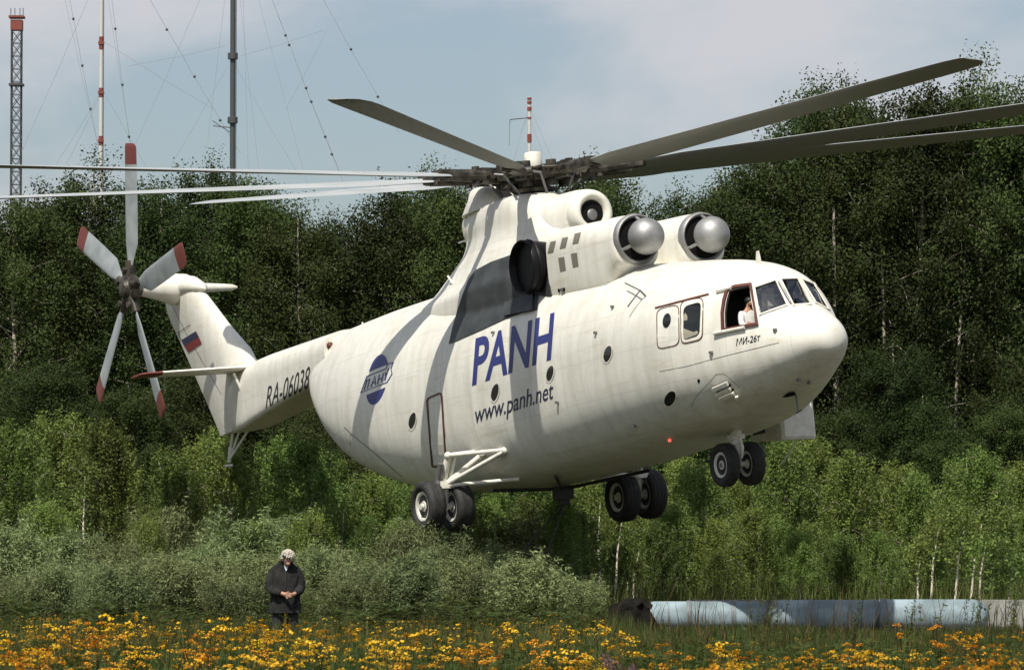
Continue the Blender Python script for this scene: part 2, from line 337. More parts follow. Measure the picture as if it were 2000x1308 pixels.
def hloop(z, xf, xeq, hw, xc=0., n=72, nf=2.6, nr=2.0, calc=True):
    "horizontal loop; xeq is where the rear outline is seen on the centre plane"
    h = (xc-xeq)*.451; a2 = math.sqrt(max(h*h-(hw*.888)**2, .05))/.451 if calc else xc-xeq
    L = []
    for j in range(n):
        a = 2*math.pi*j/n; c, s_ = math.cos(a), math.sin(a); e = nf if c >= 0 else nr
        ax = (xf-xc) if c >= 0 else a2
        L.append(Vector((xc+ax*math.copysign(abs(c)**(2/e), c), hw*math.copysign(abs(s_)**(2/e), s_), z)))
    return L
def densify(rows, k=5):
    A = np.array(rows, float); zz = np.concatenate([np.linspace(A[i, 0], A[i+1, 0], k, endpoint=False) for i in range(len(A)-1)]+[[A[-1, 0]]])
    return [[z]+[float(pchip(A[:, 0], A[:, c], np.array(z))) for c in range(1, A.shape[1])] for z in zz]
PYL = [(4.2, 3.2, -7.6, 1.38), (4.8, 3.0, -7.4, 1.5), (5.1, 2.9, -6.9, 1.5), (5.4, 2.75, -5.6, 1.36), (5.7, 2.6, -4.85, 1.24), (5.95, 2.5, -4.25, 1.14), (6.15, 2.3, -3.86, 1.06), (6.45, 2.0, -3.62, 1.0), (6.7, 1.6, -3.74, .99), (6.9, 1.2, -3.76, .96), (7.03, .9, -3.65, .9), (7.09, .7, -3.5, .82)]
pyl = MB().loops([hloop(*r) for r in densify(PYL)])
# rear collar round the mast
col_ = MB().loops([hloop(z, xf, xe, hw, -1.6, nf=4) for z, xf, xe, hw in densify([(7.02, -.75, -3.72, .9), (7.2, -.8, -3.5, .88), (7.36, -.85, -3.28, .84), (7.5, -.95, -3.2, .78), (7.56, -1.1, -3.1, .7)], 4)])
# nose cowl of the oil cooler in front of the mast
cowl = MB().lathe([(-1.4, .60), (-.6, .57), (-.25, .53), (-.08, .49), (0, .42), (.0, .36), (-.04, .31), (-.1, .285), (-.14, .28)], (2.62, 0, 6.36), (1, 0, 0), 40)
cowl2 = MB().loops([[Vector((x, w*math.copysign(abs(math.cos(a))**.7, math.cos(a)), zc+h*math.copysign(abs(math.sin(a))**.7, math.sin(a)))) for a in [2*math.pi*j/48 for j in range(48)]] for x, w, zc, h in [(-1, .95, 6.0, 1.03), (.6, .90, 6.0, 1.0), (1.4, .82, 6.02, .89), (1.95, .72, 6.08, .76), (2.3, .58, 6.26, .56)]])
def nac_loop(x, r, top, dep, sy, n=48):
    L = []
    for j in range(n):
        a = 2*math.pi*j/n; c, s_ = math.cos(a), math.sin(a); e = 2+max(0, (5.3-x))*.62
        if s_ >= 0: p = (x, sy*.8+r*math.copysign(abs(c)**(2/e), c), 5.27+top*abs(s_)**(2/e))
        else: p = (x, sy*.8+r*math.copysign(abs(c)**.5, c), 5.27-dep*abs(s_)**.55)
        L.append(Vector(p))
    return L
NACX = [(5.78, .5, .5, .5), (5.74, .535, .535, .535), (5.6, .55, .55, .6), (5.35, .57, .57, .85), (5.2, .575, .58, 1.1), (4.6, .605, .60, 1.15), (3.9, .63, .63, 1.15), (3.3, .645, .66, 1.15), (2.95, .65, .67, 1.15)]
nac = {sy: MB().loops([nac_loop(x, r, tp_, dp_, sy) for x, r, tp_, dp_ in NACX]) for sy in (-1, 1)}
# tail boom
BOOM = [(-10.0, 5.5, 4.3, .84, 8), (-12, 5.5, 4.2, .74, 9), (-14, 5.5, 4.02, .62, 9), (-15.5, 5.46, 3.88, .52, 9), (-16.4, 5.4, 3.8, .44, 8), (-17.2, 5.2, 3.8, .3, 6)]
BA = np.array(BOOM[::-1])
def boom_loop(x, n=64):
    zt, zb, hw, e = [float(pchip(BA[:, 0], BA[:, k], np.array(x))) for k in (1, 2, 3, 4)]
    zc = (zt+zb)/2; h = (zt-zb)/2; L = []
    for j in range(n):
        a = 2*math.pi*(j+.5)/n; c, s_ = math.cos(a), math.sin(a); ee = 2.6 if s_ >= 0 else e
        L.append(Vector((x, hw*math.copysign(abs(c)**(2/ee), c), zc+h*math.copysign(abs(s_)**(2/ee), s_))))
    return L
boom = MB().loops([boom_loop(x) for x in np.linspace(-10.0, -17.2, 40)])
# fin: rows of airfoil from bottom to top
FIN = [(3.86, -16.5, -18.55, .20), (4.2, -16.2, -18.8, .24), (5.1, -15.9, -19.5, .27), (5.5, -16.0, -19.82, .27), (6.6, -17.45, -20.7, .25), (7.5, -18.65, -21.4, .22), (7.85, -19.15, -21.5, .19), (8.1, -19.6, -21.3, .13)]
def fin_loop(z, xl, xt, th, n=20):
    L = []; ch = xl-xt
    pr = [(1-math.cos(math.pi*i/n))/2 for i in range(n+1)]
    f = lambda t: th*(2.969*math.sqrt(t)-1.26*t-3.516*t*t+2.843*t**3-1.036*t**4)
    for t in pr: L.append(Vector((xl-ch*t, -f(t), z)))
    for t in pr[-2:0:-1]: L.append(Vector((xl-ch*t, f(t), z)))
    return L
fin = MB().loops([fin_loop(*r) for r in densify(FIN, 3)])
def bvh_of(*mbs):
    vs = []; fs = []
    for m in mbs:
        o = len(vs); vs += [Vector(p) for p in m.v]; fs += [tuple(i+o for i in f) for f in m.f]
    return BVHTree.FromPolygons(vs, fs)
BODY = bvh_of(fus, pyl, nac[-1], nac[1], boom, fin, cowl2)
def hit(u, v, off=.006, bvh=None):
    b = bvh or BODY; o, d = hray(u, v); p, n, i, t = b.ray_cast(o, d)
    if p is None:
        q = hplane(u, v, 0); p, n, i, t = b.find_nearest(q)
    if n.dot(d) > 0: n = -n
    return p + n*off, n
def conform(name, polys, m, parent, off=.006, step=6., solid=0., bvh=None, xform=None):
    "flat outlines given in photo pixels, laid on the skin of the aircraft as a sheet of their own"
    bm = bmesh.new()
    for poly in polys:
        vs = [bm.verts.new((p[0], p[1], 0)) for p in poly]
        try: bm.faces.new(vs)
        except ValueError: pass
    fold(bm, step)
    return finish_conform(name, bm, m, parent, off, solid, bvh)
def fold(bm, step):
    bmesh.ops.triangulate(bm, faces=bm.faces)
    xs = [v.co.x for v in bm.verts]; ys = [v.co.y for v in bm.verts]
    for ax, lo, hi in ((0, min(xs), max(xs)), (1, min(ys), max(ys))):
        k = lo+step
        while k < hi:
            co = (k, 0, 0) if ax == 0 else (0, k, 0); no = (1, 0, 0) if ax == 0 else (0, 1, 0)
            bmesh.ops.bisect_plane(bm, geom=bm.verts[:]+bm.edges[:]+bm.faces[:], plane_co=co, plane_no=no, dist=1e-4); k += step
def finish_conform(name, bm, m, parent, off, solid, bvh):
    bmesh.ops.remove_doubles(bm, verts=bm.verts, dist=.01)
    nn = Vector()
    for v in bm.verts:
        p, n = hit(v.co.x, v.co.y, off, bvh); v.co = p; nn += n
    bm.normal_update()
    for f in bm.faces:
        if f.normal.dot(nn) < 0: f.normal_flip()
    if solid:
        r = bmesh.ops.solidify(bm, geom=bm.faces[:], thickness=-solid)
    me = bpy.data.meshes.new(name); bm.to_mesh(me); bm.free(); me.materials.append(m)
    return link(name, me, parent)
def ribbon(pts, w, closed=True):
    "outline strip of width w px round a pixel polyline"
    P = [Vector((p[0], p[1])) for p in pts]; n = len(P); O = []; I = []
    for i in range(n):
        a = P[i-1] if (closed or i) else P[i]; b = P[(i+1) % n] if (closed or i < n-1) else P[i]
        d1 = (P[i]-a); d2 = (b-P[i]); d1 = d1.normalized() if d1.length > 1e-6 else d2.normalized(); d2 = d2.normalized() if d2.length > 1e-6 else d1
        t = (d1+d2); t = t.normalized() if t.length > 1e-6 else d1
        nn = Vector((-t.y, t.x)); k = min(1/max(.35, nn.dot(Vector((-d1.y, d1.x)))), 2)
        O.append(P[i]+nn*w/2*k); I.append(P[i]-nn*w/2*k)
    R = range(n) if closed else range(n-1)
    return [(O[i], O[(i+1) % n], I[(i+1) % n], I[i]) for i in R]
def rrect(q, r=.25, n=4):
    "rounded quadrilateral from four pixel corners"
    Q = [Vector(p) for p in q]; out = []
    for i in range(4):
        p, a, b = Q[i], Q[i-1], Q[(i+1) % 4]; l = min((a-p).length, (b-p).length)*r; pa = p+(a-p).normalized()*l; pb = p+(b-p).normalized()*l
        for k in range(n+1):
            t = k/n; out.append(pa*(1-t)**2+p*2*t*(1-t)+pb*t*t)
    return out
def zq(pts, ox, oy, s): return [(ox+x/s, oy+y/s) for x, y in pts]
def ell(c, u, v, n=24): return [(c[0]+u[0]*math.cos(a)+v[0]*math.sin(a), c[1]+u[1]*math.cos(a)+v[1]*math.sin(a)) for a in [2*math.pi*i/n for i in range(n)]]

# -- cockpit openings and cabin cavity
Z2 = (1160, 470, 3.115)
SIDEWIN = zq([(822, 308), (870, 292), (948, 280), (988, 502), (800, 535), (796, 440), (805, 370)], *Z2)
SCREENS = [zq([(982, 288), (1104, 246), (1172, 392), (1012, 448)], *Z2), zq([(1136, 238), (1238, 234), (1318, 386), (1214, 392)], *Z2), zq([(1262, 240), (1338, 268), (1428, 420), (1346, 376)], *Z2)]
cut = [MB().loops([floop(x, 64, .07) for x in np.linspace(10.75, 9.0, 24)])]
for poly in [SIDEWIN]+SCREENS:
    P = [hit(u, v, 0) for u, v in poly]; n = sum((q[1] for q in P), Vector()).normalized()
    cut.append(MB().loops([[p+n*.15 for p, _ in P], [p-n*.30 for p, _ in P]]))
fuso = link('fuselage', FUSME, HELI)
for i, c in enumerate(cut):
    co = bpy.data.objects.new('cutter', c.mesh('cutter', M['cabin'], smooth=False)); COL.objects.link(co)
    co.matrix_world = HELI.matrix_world; fuso.matrix_world = HELI.matrix_world
    md = fuso.modifiers.new('b', 'BOOLEAN'); md.operation = 'DIFFERENCE'; md.object = co; md.solver = 'EXACT'
    try: md.material_mode = 'TRANSFER'
    except Exception: pass
fuso.matrix_parent_inverse = Matrix(); fuso.matrix_basis = Matrix()
bpy.context.view_layer.update()
dg = bpy.context.evaluated_depsgraph_get()
nm = bpy.data.meshes.new_from_object(fuso.evaluated_get(dg)); nm.name = 'fuselage'
fuso.modifiers.clear(); fuso.data = nm
for o in [o for o in bpy.data.objects if o.name.startswith('cutter')]: bpy.data.objects.remove(o, do_unlink=True)

pylo = pyl.obj('mast_fairing', M['paint'], HELI, angle=50)
col_.obj('mast_collar', M['paint'], pylo, angle=50)
cwl = cowl2.obj('oil_cooler_cowl', M['paint'], HELI, angle=50); cowl.obj('intake_lip', M['paint'], cwl, angle=60)
MB().lathe([(0, .265), (.02, .265)], (2.495, 0, 6.36), (1, 0, 0)).obj('fan_disc', M['void'], cwl)
MB().ball((2.5, 0, 6.31), .13, sc=(.4, 1, 1)).obj('fan_spinner', M['dull'], cwl)
boomo = boom.obj('tail_boom', M['paint'], HELI, angle=40)
fino = fin.obj('tail_fin', M['paint'], HELI, angle=50)

# -- engines
for sy in (-1, 1):
    nco = nac[sy].obj('engine_nacelle', M['paint'], HELI, angle=50)
    ex = 5.78
    MB().lathe([(-.1, .535), (0, .545), (.07, .53), (.11, .495), (.09, .46), (.03, .445)], (ex, sy*.79, 5.28), (1, 0, 0), 44).obj('intake_ring', M['steel'], nco, angle=70)
    MB().lathe([(0, .45), (.04, .45), (.045, .43)], (ex, sy*.79, 5.28), (1, 0, 0)).obj('intake_duct', M['void'], nco)
    sp = MB().ball((ex+.42, sy*.79, 5.28), .385, 40, 24, (1, 1, 1)); sp.obj('dust_filter_dome', M['steel'], nco)
    for a in (210, 330, 90, 30):
        d = Vector((0, math.cos(math.radians(a)), math.sin(math.radians(a)))); c0 = Vector((ex, sy*.79, 5.28))
        MB().tube([c0+d*.47+Vector((.02, 0, 0)), c0+d*.3+Vector((.36, 0, 0))], .035, 8).obj('dome_strut', M['steel'], nco)
    if sy < 0:
        # exhaust elbow turned outboard
        e = MB().lathe([(-.9, .5), (-.3, .56), (0, .585), (.02, .57), (.0, .54), (-.35, .5), (-.8, .46)], (2.37, sy*1.76, 5.22), (0, sy, 0), 40)
        eo = e.obj('exhaust_pipe', M['black'], nco, angle=60)
        MB().lathe([(0, .52), (.02, .52)], (2.37, sy*1.4, 5.22), (0, sy, 0), 32).obj('exhaust_throat', M['void'], eo)
        MB().lathe([(-.13, .588), (-.1, .6), (-.07, .588)], (2.37, sy*1.7, 5.22), (0, sy, 0), 40).obj('exhaust_band', M['black'], eo)
    else:
        MB().lathe([(-1.1, .5), (-.3, .56), (0, .585), (.0, .54), (-.35, .5)], (2.37, sy*2.06, 5.22), (0, sy, 0), 32).obj('exhaust_pipe', M['black'], nco)
    MB().loops([[Vector((x, sy*y, z)) for x in (2.98,) for y, z in ((.3, 5.8), (1.2, 5.75), (1.42, 5.4), (1.45, 4.5), (.3, 4.4))], [Vector((1.75, sy*y, z)) for y, z in ((.3, 5.7), (1.0, 5.6), (1.2, 5.2), (1.3, 4.5), (.3, 4.4))]]).obj('exhaust_shroud', M['soot'], nco, smooth=False)

# -- dark heat panel on the side below the exhaust
BODYN = bvh_of(fus, pyl)
hpo = conform('heat_panel', [[(878, 672), (885, 640), (895, 605), (905, 575), (917, 545), (930, 528), (960, 512), (1000, 498), (1030, 520), (1052, 573), (1050, 606), (1020, 612), (990, 622), (940, 645)]], M['soot'], fuso, .022, 3, 0, BODYN)
bm = bmesh.new(); bm.from_mesh(hpo.data)
for _ in range(14): bmesh.ops.smooth_vert(bm, verts=[v for v in bm.verts if not v.is_boundary], factor=.5, use_axis_x=True, use_axis_y=True, use_axis_z=True)
for v in bm.verts:
    p_, n_, i_, d_ = BODYN.find_nearest(v.co); q_ = v.co-p_
    if n_.y > 0 and p_.y < 0: n_ = -n_
    if q_.dot(n_) < .02: v.co = v.co+n_*(.02-q_.dot(n_))
bm.normal_update(); bm.to_mesh(hpo.data); bm.free(); hpo.data.polygons.foreach_set('use_smooth', [True]*len(hpo.data.polygons))
P = [hit(u, v, 0)[0] for u, v in [(992, 590), (1048, 572), (1046, 605), (990, 616)]]
hp = MB().loops([[p+Vector((0, -.09, .0)) for p in P], [p+Vector((0, .25, 0)) for p in P]]).obj('vent_hatch', M['soot'], fuso, smooth=False)

# -- rotor mast, hub and blades
hubc = Vector((-.02, 0, 7.56)); AZ0 = math.radians(4.04); CONE, TA, TB = .0512, -.0777, .0255
hubax = Vector((-TA, -TB, 1)).normalized()
hub = MB().lathe([(-.55, .30), (-.36, .30), (-.34, .5), (-.26, .52), (-.24, .34), (-.12, .36), (-.1, .62), (.06, .66), (.1, .58), (.14, .34), (.22, .28)], hubc, hubax, 32).obj('rotor_hub', M['hub'], HELI)
MB().lathe([(.2, .19), (.26, .2), (.5, .2), (.545, .17), (.56, .05)], hubc+Vector((.02, 0, 0)), hubax, 28).obj('hub_cap', M['white'], hub)
MB().lathe([(-.62, .55), (-.58, .62), (-.5, .62), (-.47, .5)], hubc, hubax, 32).obj('swash_plate', M['hub'], hub)
def bdir(k):
    a = AZ0+k*math.pi/4; return Vector((math.cos(a), math.sin(a), CONE+TA*math.cos(a)+TB*math.sin(a))).normalized(), a
def airfoil(n=8, th=.12):
    f = lambda t: th/.2*(.2969*math.sqrt(t)-.126*t-.3516*t*t+.2843*t**3-.1036*t**4)
    pr = [(1-math.cos(math.pi*i/n))/2 for i in range(n+1)]
    return [(.25-t, f(t)) for t in pr]+[(.25-t, -f(t)) for t in pr[-2:0:-1]]
AF = airfoil()
def blade_mesh(stations):
    "stations: r, chord, twist(deg), thickness factor, dz; lead edge +y"
    return MB().loops([[Vector((r, (c*y)*math.cos(math.radians(t))-c*z*k*math.sin(math.radians(t)), c*y*math.sin(math.radians(t))+c*z*k*math.cos(math.radians(t))+dz)) for y, z in AF] for r, c, t, k, dz in stations])
st = [(2.25, .34, 14, 2.2, 0), (2.7, .5, 14, 1.6, 0), (3.4, .82, 13.5, 1.05, 0)]+[(r, .84, 13.5-7.5*(r-3.4)/12.6, 1-.03*(r-3.4), 0) for r in np.linspace(4.2, 15, 12)]+[(15.5, .80, 6.2, .75, 0), (15.9, .62, 6, .7, 0), (16.0, .35, 6, .5, 0)]
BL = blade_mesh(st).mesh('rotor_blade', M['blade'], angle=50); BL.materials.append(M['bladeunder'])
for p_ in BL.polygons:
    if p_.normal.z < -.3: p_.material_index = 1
ARM = MB()
ARM.box((.72, 0, 0), (.7, .30, .26)); ARM.box((1.15, 0, 0), (.5, .2, .34)); ARM.tube([(1.3, 0, 0), (2.4, 0, 0)], [.15, .13], 12)
ARM.tube([(.75, 0, -.28), (.75, 0, .28)], .12, 12); ARM.tube([(1.2, -.26, 0), (1.2, .26, 0)], .1, 12); ARM.tube([(1.5, 0, -.2), (1.5, 0, .2)], .09, 10)
ARM.box((2.35, 0, 0), (.35, .3, .2))
ARM = ARM.mesh('blade_grip', M['hub'], smooth=False)
DMP = MB().tube([(.55, .35, .08), (1.0, .33, .08), (1.02, .33, .08), (1.5, .16, .03)], [.075, .075, .035, .035], 10).mesh('lag_damper', M['hub'])
LNK = MB().tube([(.62, -.42, -.52), (1.05, -.4, -.04), (1.2, -.2, 0)], .032, 8).mesh('pitch_link', M['dull'])
for k in range(8):
    d, a = bdir(k); lead = Vector((math.sin(a), -math.cos(a), 0)); lead = (lead-d*lead.dot(d)).normalized(); up = d.cross(lead)
    if up.z < 0: up = -up
    mt = Matrix((d, lead, up)).transposed().to_4x4(); mt.translation = hubc
    o = link('rotor_blade', BL, HELI); o.matrix_basis = mt
    for nme, me_ in (('blade_grip', ARM), ('lag_damper', DMP), ('pitch_link', LNK)):
        link(nme, me_, o)

# -- tail rotor, gearbox, stabiliser
TRC = Vector((-20.25, -1.5, 8.0))
gb = MB(); gb.loops([[Vector((x0+ (-20.25 if 0 else 0), y, z)) for x0, y, z in [(-20.3+r*math.cos(a), yy, zz+r*math.sin(a)) for a in [2*math.pi*j/20 for j in range(20)]]] for yy, r, zz in [(.55, .05, 7.98), (.4, .26, 7.98), (.1, .40, 7.96), (-.3, .42, 7.96), (-.6, .33, 7.98), (-1.0, .24, 8.0), (-1.2, .2, 8.0)]])
gbo = gb.obj('tail_gearbox', M['paint'], fino)
MB().tube([(-20.1, .3, 7.95), (-20.05, .7, 7.94), (-20.0, 1.3, 7.92), (-19.98, 1.45, 7.92)], [.13, .12, .09, .03], 14).obj('gearbox_spigot', M['white'], fino)
tcap = MB().loops([[Vector((x, w*math.cos(a), zc+h*math.sin(a))) for a in [2*math.pi*j/20 for j in range(20)]] for x, w, zc, h in [(-18.75, .02, 7.75, .02), (-19.0, .17, 7.82, .14), (-19.6, .28, 7.95, .26), (-20.4, .3, 8.02, .28), (-21.0, .2, 7.98, .22), (-21.4, .04, 7.9, .05)]])
tcap.obj('fin_cap', M['paint'], fino)
trh = MB().lathe([(-.3, .2), (-.18, .34), (-.1, .42), (.06, .42), (.1, .25), (.22, .2), (.25, .1)], TRC, (0, -1, 0), 24); 
for k in range(5):
    a = math.radians(10+72*k); d = Vector((math.sin(a), 0, math.cos(a))); trh.tube([TRC+d*.3, TRC+d*.75], [.13, .1], 10); trh.tube([TRC+d*.5+Vector((0, .15, 0)), TRC+d*.5-Vector((0, .2, 0))], .08, 8)
trh.obj('tail_rotor_hub', M['hub'], HELI)
tst = [(.62, .2, 12, 2, 0), (.9, .36, 12, 1.3, 0), (1.2, .56, 11, 1, 0), (2.2, .6, 9, .85, 0), (3.25, .62, 7, .7, 0)]
TBL = blade_mesh(tst).mesh('tail_rotor_blade', M['tblade'], angle=50)
TTP = blade_mesh([(3.252, .622, 7, .72, 0), (3.7, .62, 6, .65, 0), (3.79, .5, 6, .5, 0), (3.805, .3, 6, .4, 0)]).mesh('blade_tip', M['redtip'], angle=50)
for k in range(5):
    a = math.radians(10+72*k); d = Vector((math.sin(a), 0, math.cos(a))); lead = Vector((math.cos(a), 0, -math.sin(a))); up = Vector((0, -1, 0))
    if d.cross(lead).dot(up) < 0: lead = -lead
    mt = Matrix((d, lead, up)).transposed().to_4x4(); mt.translation = TRC
    o = link('tail_rotor_blade', TBL, HELI); o.matrix_basis = mt; link('blade_tip', TTP, o)
def stab_loop(y, xl, ch, z, th=.1):
    return [Vector((xl-ch*(.25-yy), y, z+ch*th/.12*zz)) for yy, zz in AF]
stm = MB().loops([stab_loop(y, xl, c, 5.33-.012*abs(y)) for y, xl, c in [(-2.5, -16.05, 1.15), (-1, -15.85, 1.4), (0, -15.75, 1.5), (1, -15.85, 1.4), (2.5, -16.05, 1.15)]])
sto = stm.obj('stabiliser', M['paint'], HELI)
MB().loops([stab_loop(y, xl, c, z) for y, xl, c, z in [(-2.502, -16.05, 1.152, 5.30), (-2.9, -16.12, 1.05, 5.295), (-3.05, -16.35, .6, 5.293)]]).obj('stabiliser_tip', M['redtip'], sto)
for y in (-.62, .62):
    MB().tube([(-16.0, y, 5.2), (-16.0, y*.7, 4.75)], .04, 8).obj('stabiliser_brace', M['white'], sto)
bmp = MB(); bmp.tube([(-17.75, 0, 3.9), (-17.98, 0, 3.5), (-17.98, 0, 3.5), (-18.15, 0, 3.14)], [.035, .035, .055, .05], 10); bmp.tube([(-16.75, 0, 3.82), (-18.1, 0, 3.2)], .03, 8); bmp.tube([(-17.75, .18, 3.9), (-18.1, 0, 3.2)], .028, 8); bmp.box((-18.2, 0, 3.06), (.16, .16, .06))
bmp.obj('tail_bumper', M['white'], HELI)
# -- wheels and gear
def wheel(c, r, w, sgn):
    c = Vector(c); h = w/2
    tyre = [(-h*.55, r*.60), (-h*.9, r*.66), (-h, r*.78), (-h*.93, r*.9), (-h*.72, r*.975), (-h*.42, r*.996), (-h*.4, r*.985), (-h*.36, r*.985), (-h*.34, r), (-h*.05, r), (-h*.04, r*.985), (h*.04, r*.985), (h*.05, r), (h*.34, r), (h*.36, r*.985), (h*.4, r*.985), (h*.42, r*.996), (h*.72, r*.975), (h*.93, r*.9), (h, r*.78), (h*.9, r*.66), (h*.55, r*.60)]
    rim = [(-h*.62, r*.1), (-h*.62, r*.2), (-h*.45, r*.24), (-h*.42, r*.42), (-h*.72, r*.5), (-h*.78, r*.58), (-h*.55, r*.61), (h*.55, r*.61), (h*.78, r*.58), (h*.72, r*.5), (h*.42, r*.42), (h*.45, r*.24), (h*.62, r*.2), (h*.62, r*.1)]
    o = MB().lathe(rim, (0, 0, 0), (0, 1, 0), 40).obj('wheel', M['rimw'], HELI, angle=35); o.location = c
    MB().lathe(tyre, (0, 0, 0), (0, 1, 0), 56).obj('tyre', M['rubber'], o, angle=60)
    hb = MB().lathe([(h*.6*sgn, r*.14), (h*.75*sgn, r*.1), (h*.78*sgn, .01)], (0, 0, 0), (0, 1, 0), 16)
    hb.obj('hub_nut', M['dull'], o)
for s in (-1, 1):
    wheel((-1.1, s*2.78, .45), .56, .42, s); wheel((-1.1, s*2.09, .41), .56, .42, s)
    T = MB()
    T.tube([(-1.1, s*2.98, .45), (-1.1, s*1.9, .41)], .07, 12)
    T.tube([(-1.1, s*2.44, .43), (-.92, s*2.44, .86)], [.12, .1], 12); T.box((-.9, s*2.44, .88), (.26, .34, .16))
    T.tube([(-.95, s*2.47, .9), (-.72, s*2.45, 1.3), (-.6, s*2.43, 1.52)], [.085, .085, .06], 12)
    T.tube([(-.86, s*2.33, .95), (-.62, s*2.28, 1.5)], .05, 10)
    T.tube([(-.6, s*2.45, 1.5), (.8, s*1.72, 1.44)], .05, 10)
    T.tube([(-.85, s*2.4, .9), (.8, s*1.74, 1.42)], .05, 10)
    T.tube([(-.85, s*2.42, .9), (-.22, s*1.78, 1.46)], .065, 10)
    T.tube([(-.85, s*2.4, .86), (-1.0, s*1.1, .88)], .05, 10); T.tube([(-.8, s*2.38, .86), (.2, s*1.15, .84)], .042, 10)
    T.tube([(-.6, s*2.45, 1.5), (-.62, s*1.7, 1.55)], .055, 10)
    for p in ((-.6, s*2.45, 1.5), (.78, s*1.74, 1.43), (-.85, s*2.42, .9), (-.22, s*1.8, 1.46)): T.ball(p, .085, 12, 8)
    T.obj('main_gear_strut', M['white'], HELI)
    Tk = MB().tube([(-.85, s*2.62, .96), (-.68, s*2.6, 1.34)], .065, 12); Tk.tube([(-.85, s*2.62, .7), (-.85, s*2.62, .98)], .08, 12); Tk.obj('shock_absorber', M['dull'], HELI)
    wheel((7.72, s*.3, .30), .45, .29, s)
NG = MB(); NG.tube([(7.72, -.4, .3), (7.72, .4, .3)], .055, 12); NG.tube([(7.74, 0, .3), (7.76, 0, .7), (7.76, 0, .7), (7.8, 0, 1.15)], [.075, .075, .11, .12], 14)
NG.tube([(7.9, 0, .42), (7.98, 0, .62), (7.9, 0, .84)], .035, 8); NG.tube([(7.76, 0, .62), (7.2, 0, 1.1)], .045, 8); NG.box((7.76, 0, .86), (.2, .3, .1)); NG.tube([(7.76, -.12, .8), (8.2, -.2, 1.1)], .03, 8)
NG.obj('nose_gear_strut', M['white'], HELI)

# -- openings, doors, decals on the skin
def porthole(c, ru, rv, tilt=0):
    u = (ru, -ru*.28); v = (rv*.12, -rv)
    f = conform('porthole', ribbon(ell(c, (u[0]*1.12, u[1]*1.12), (v[0]*1.12, v[1]*1.12)), 1.8), M['white'], fuso, .014, 50)
    conform('pane', [ell(c, u, v)], M['dglass'], f, .005, 60)
for c, a, b in (((806, 821), 7, 15.5), ((967.5, 766), 7.5, 16.5), ((1075, 729), 7, 15), ((1187.5, 691), 7.8, 15.5), ((1309, 778), 11, 14)): porthole(c, a, b)
# small rear door
Z4 = (560, 540, 3.115)
DR = rrect(zq([(856, 742), (945, 704), (972, 1135), (888, 1158)], *Z4), .22)
d1 = conform('door', [DR], M['paint'], fuso, .006, 20); conform('door_seal', ribbon(DR, 3), M['redline'], d1, .014, 40, .008)
# cockpit escape door and bulged side window
D2 = rrect(zq([(384, 420), (518, 388), (520, 632), (388, 660)], *Z2), .28)
d2 = conform('door', [D2], M['paint'], fuso, .006, 20); conform('door_seal', ribbon(D2, 1.7), M['redline'], d2, .012, 40)
conform('porthole', [ell(zq([(445, 486)], *Z2)[0], (8, -1.5), (1, -14))], M['dglass'], d2, .012, 60)
W2 = rrect(zq([(530, 372), (668, 345), (662, 598), (534, 628)], *Z2), .28)
w2 = conform('window', [W2], M['white'], fuso, .012, 20); conform('window_seal', ribbon(W2, 1.7), M['redline'], w2, .018, 40)
G2 = rrect(zq([(548, 402), (655, 372), (645, 575), (548, 605)], *Z2), .3)
conform('pane', [G2], M['dglass'], w2, .02, 20)
conform('pane_reflection', [zq([(550, 460), (560, 440), (640, 560), (630, 572), (560, 598), (550, 590)], *Z2)], mat('painted_pane_reflection', (.3, .28, .22), .8), w2, .024, 40)  # pale triangle painted over the dark pane as its light reflection
conform('rain_gutter', [zq([(375, 406), (700, 322), (702, 330), (375, 414)], *Z2)], M['redline'], fuso, .012, 30, .01)
# side cockpit window (open) and windscreens
SW = zq([(815, 300), (865, 284), (956, 272), (996, 508), (790, 543), (786, 440), (797, 362)], *Z2)
BN = bvh_of(fus)
conform('window_frame', ribbon(SW, 5), M['redline'], fuso, .02, 60, .03, BN)
for poly in SCREENS:
    p = conform('windscreen', [[(u, v) for u, v in poly]], M['glass'], fuso, -.012, 12, 0, BN)
for poly in SCREENS:
    conform('windscreen_frame', ribbon([Vector(q)+(Vector(q)-sum((Vector(k) for k in poly), Vector((0, 0)))/4).normalized()*1.0 for q in poly], 2.4), M['white'], fuso, .012, 60, .02, BN)
# wiper, sill, eyebrow
P0, n0 = hit(*zq([(1120, 255)], *Z2)[0], .05, BN); P1, _ = hit(*zq([(1195, 385)], *Z2)[0], .05, BN)
MB().tube([P0, P1], .018, 8).obj('wiper', M['dull'], fuso)
def rod(name, a, b, r, m='white', off=.03, par=None):
    A, _ = hit(*a, off, BODYN); B, _ = hit(*b, off, BODYN); return MB().tube([A, B], r, 8).obj(name, M[m], par or fuso)
rod('window_eyebrow', zq([(752, 312)], *Z2)[0], zq([(845, 290)], *Z2)[0], .05, off=.03)
rod('window_sill', zq([(738, 566)], *Z2)[0], zq([(925, 530)], *Z2)[0], .035, off=.05)
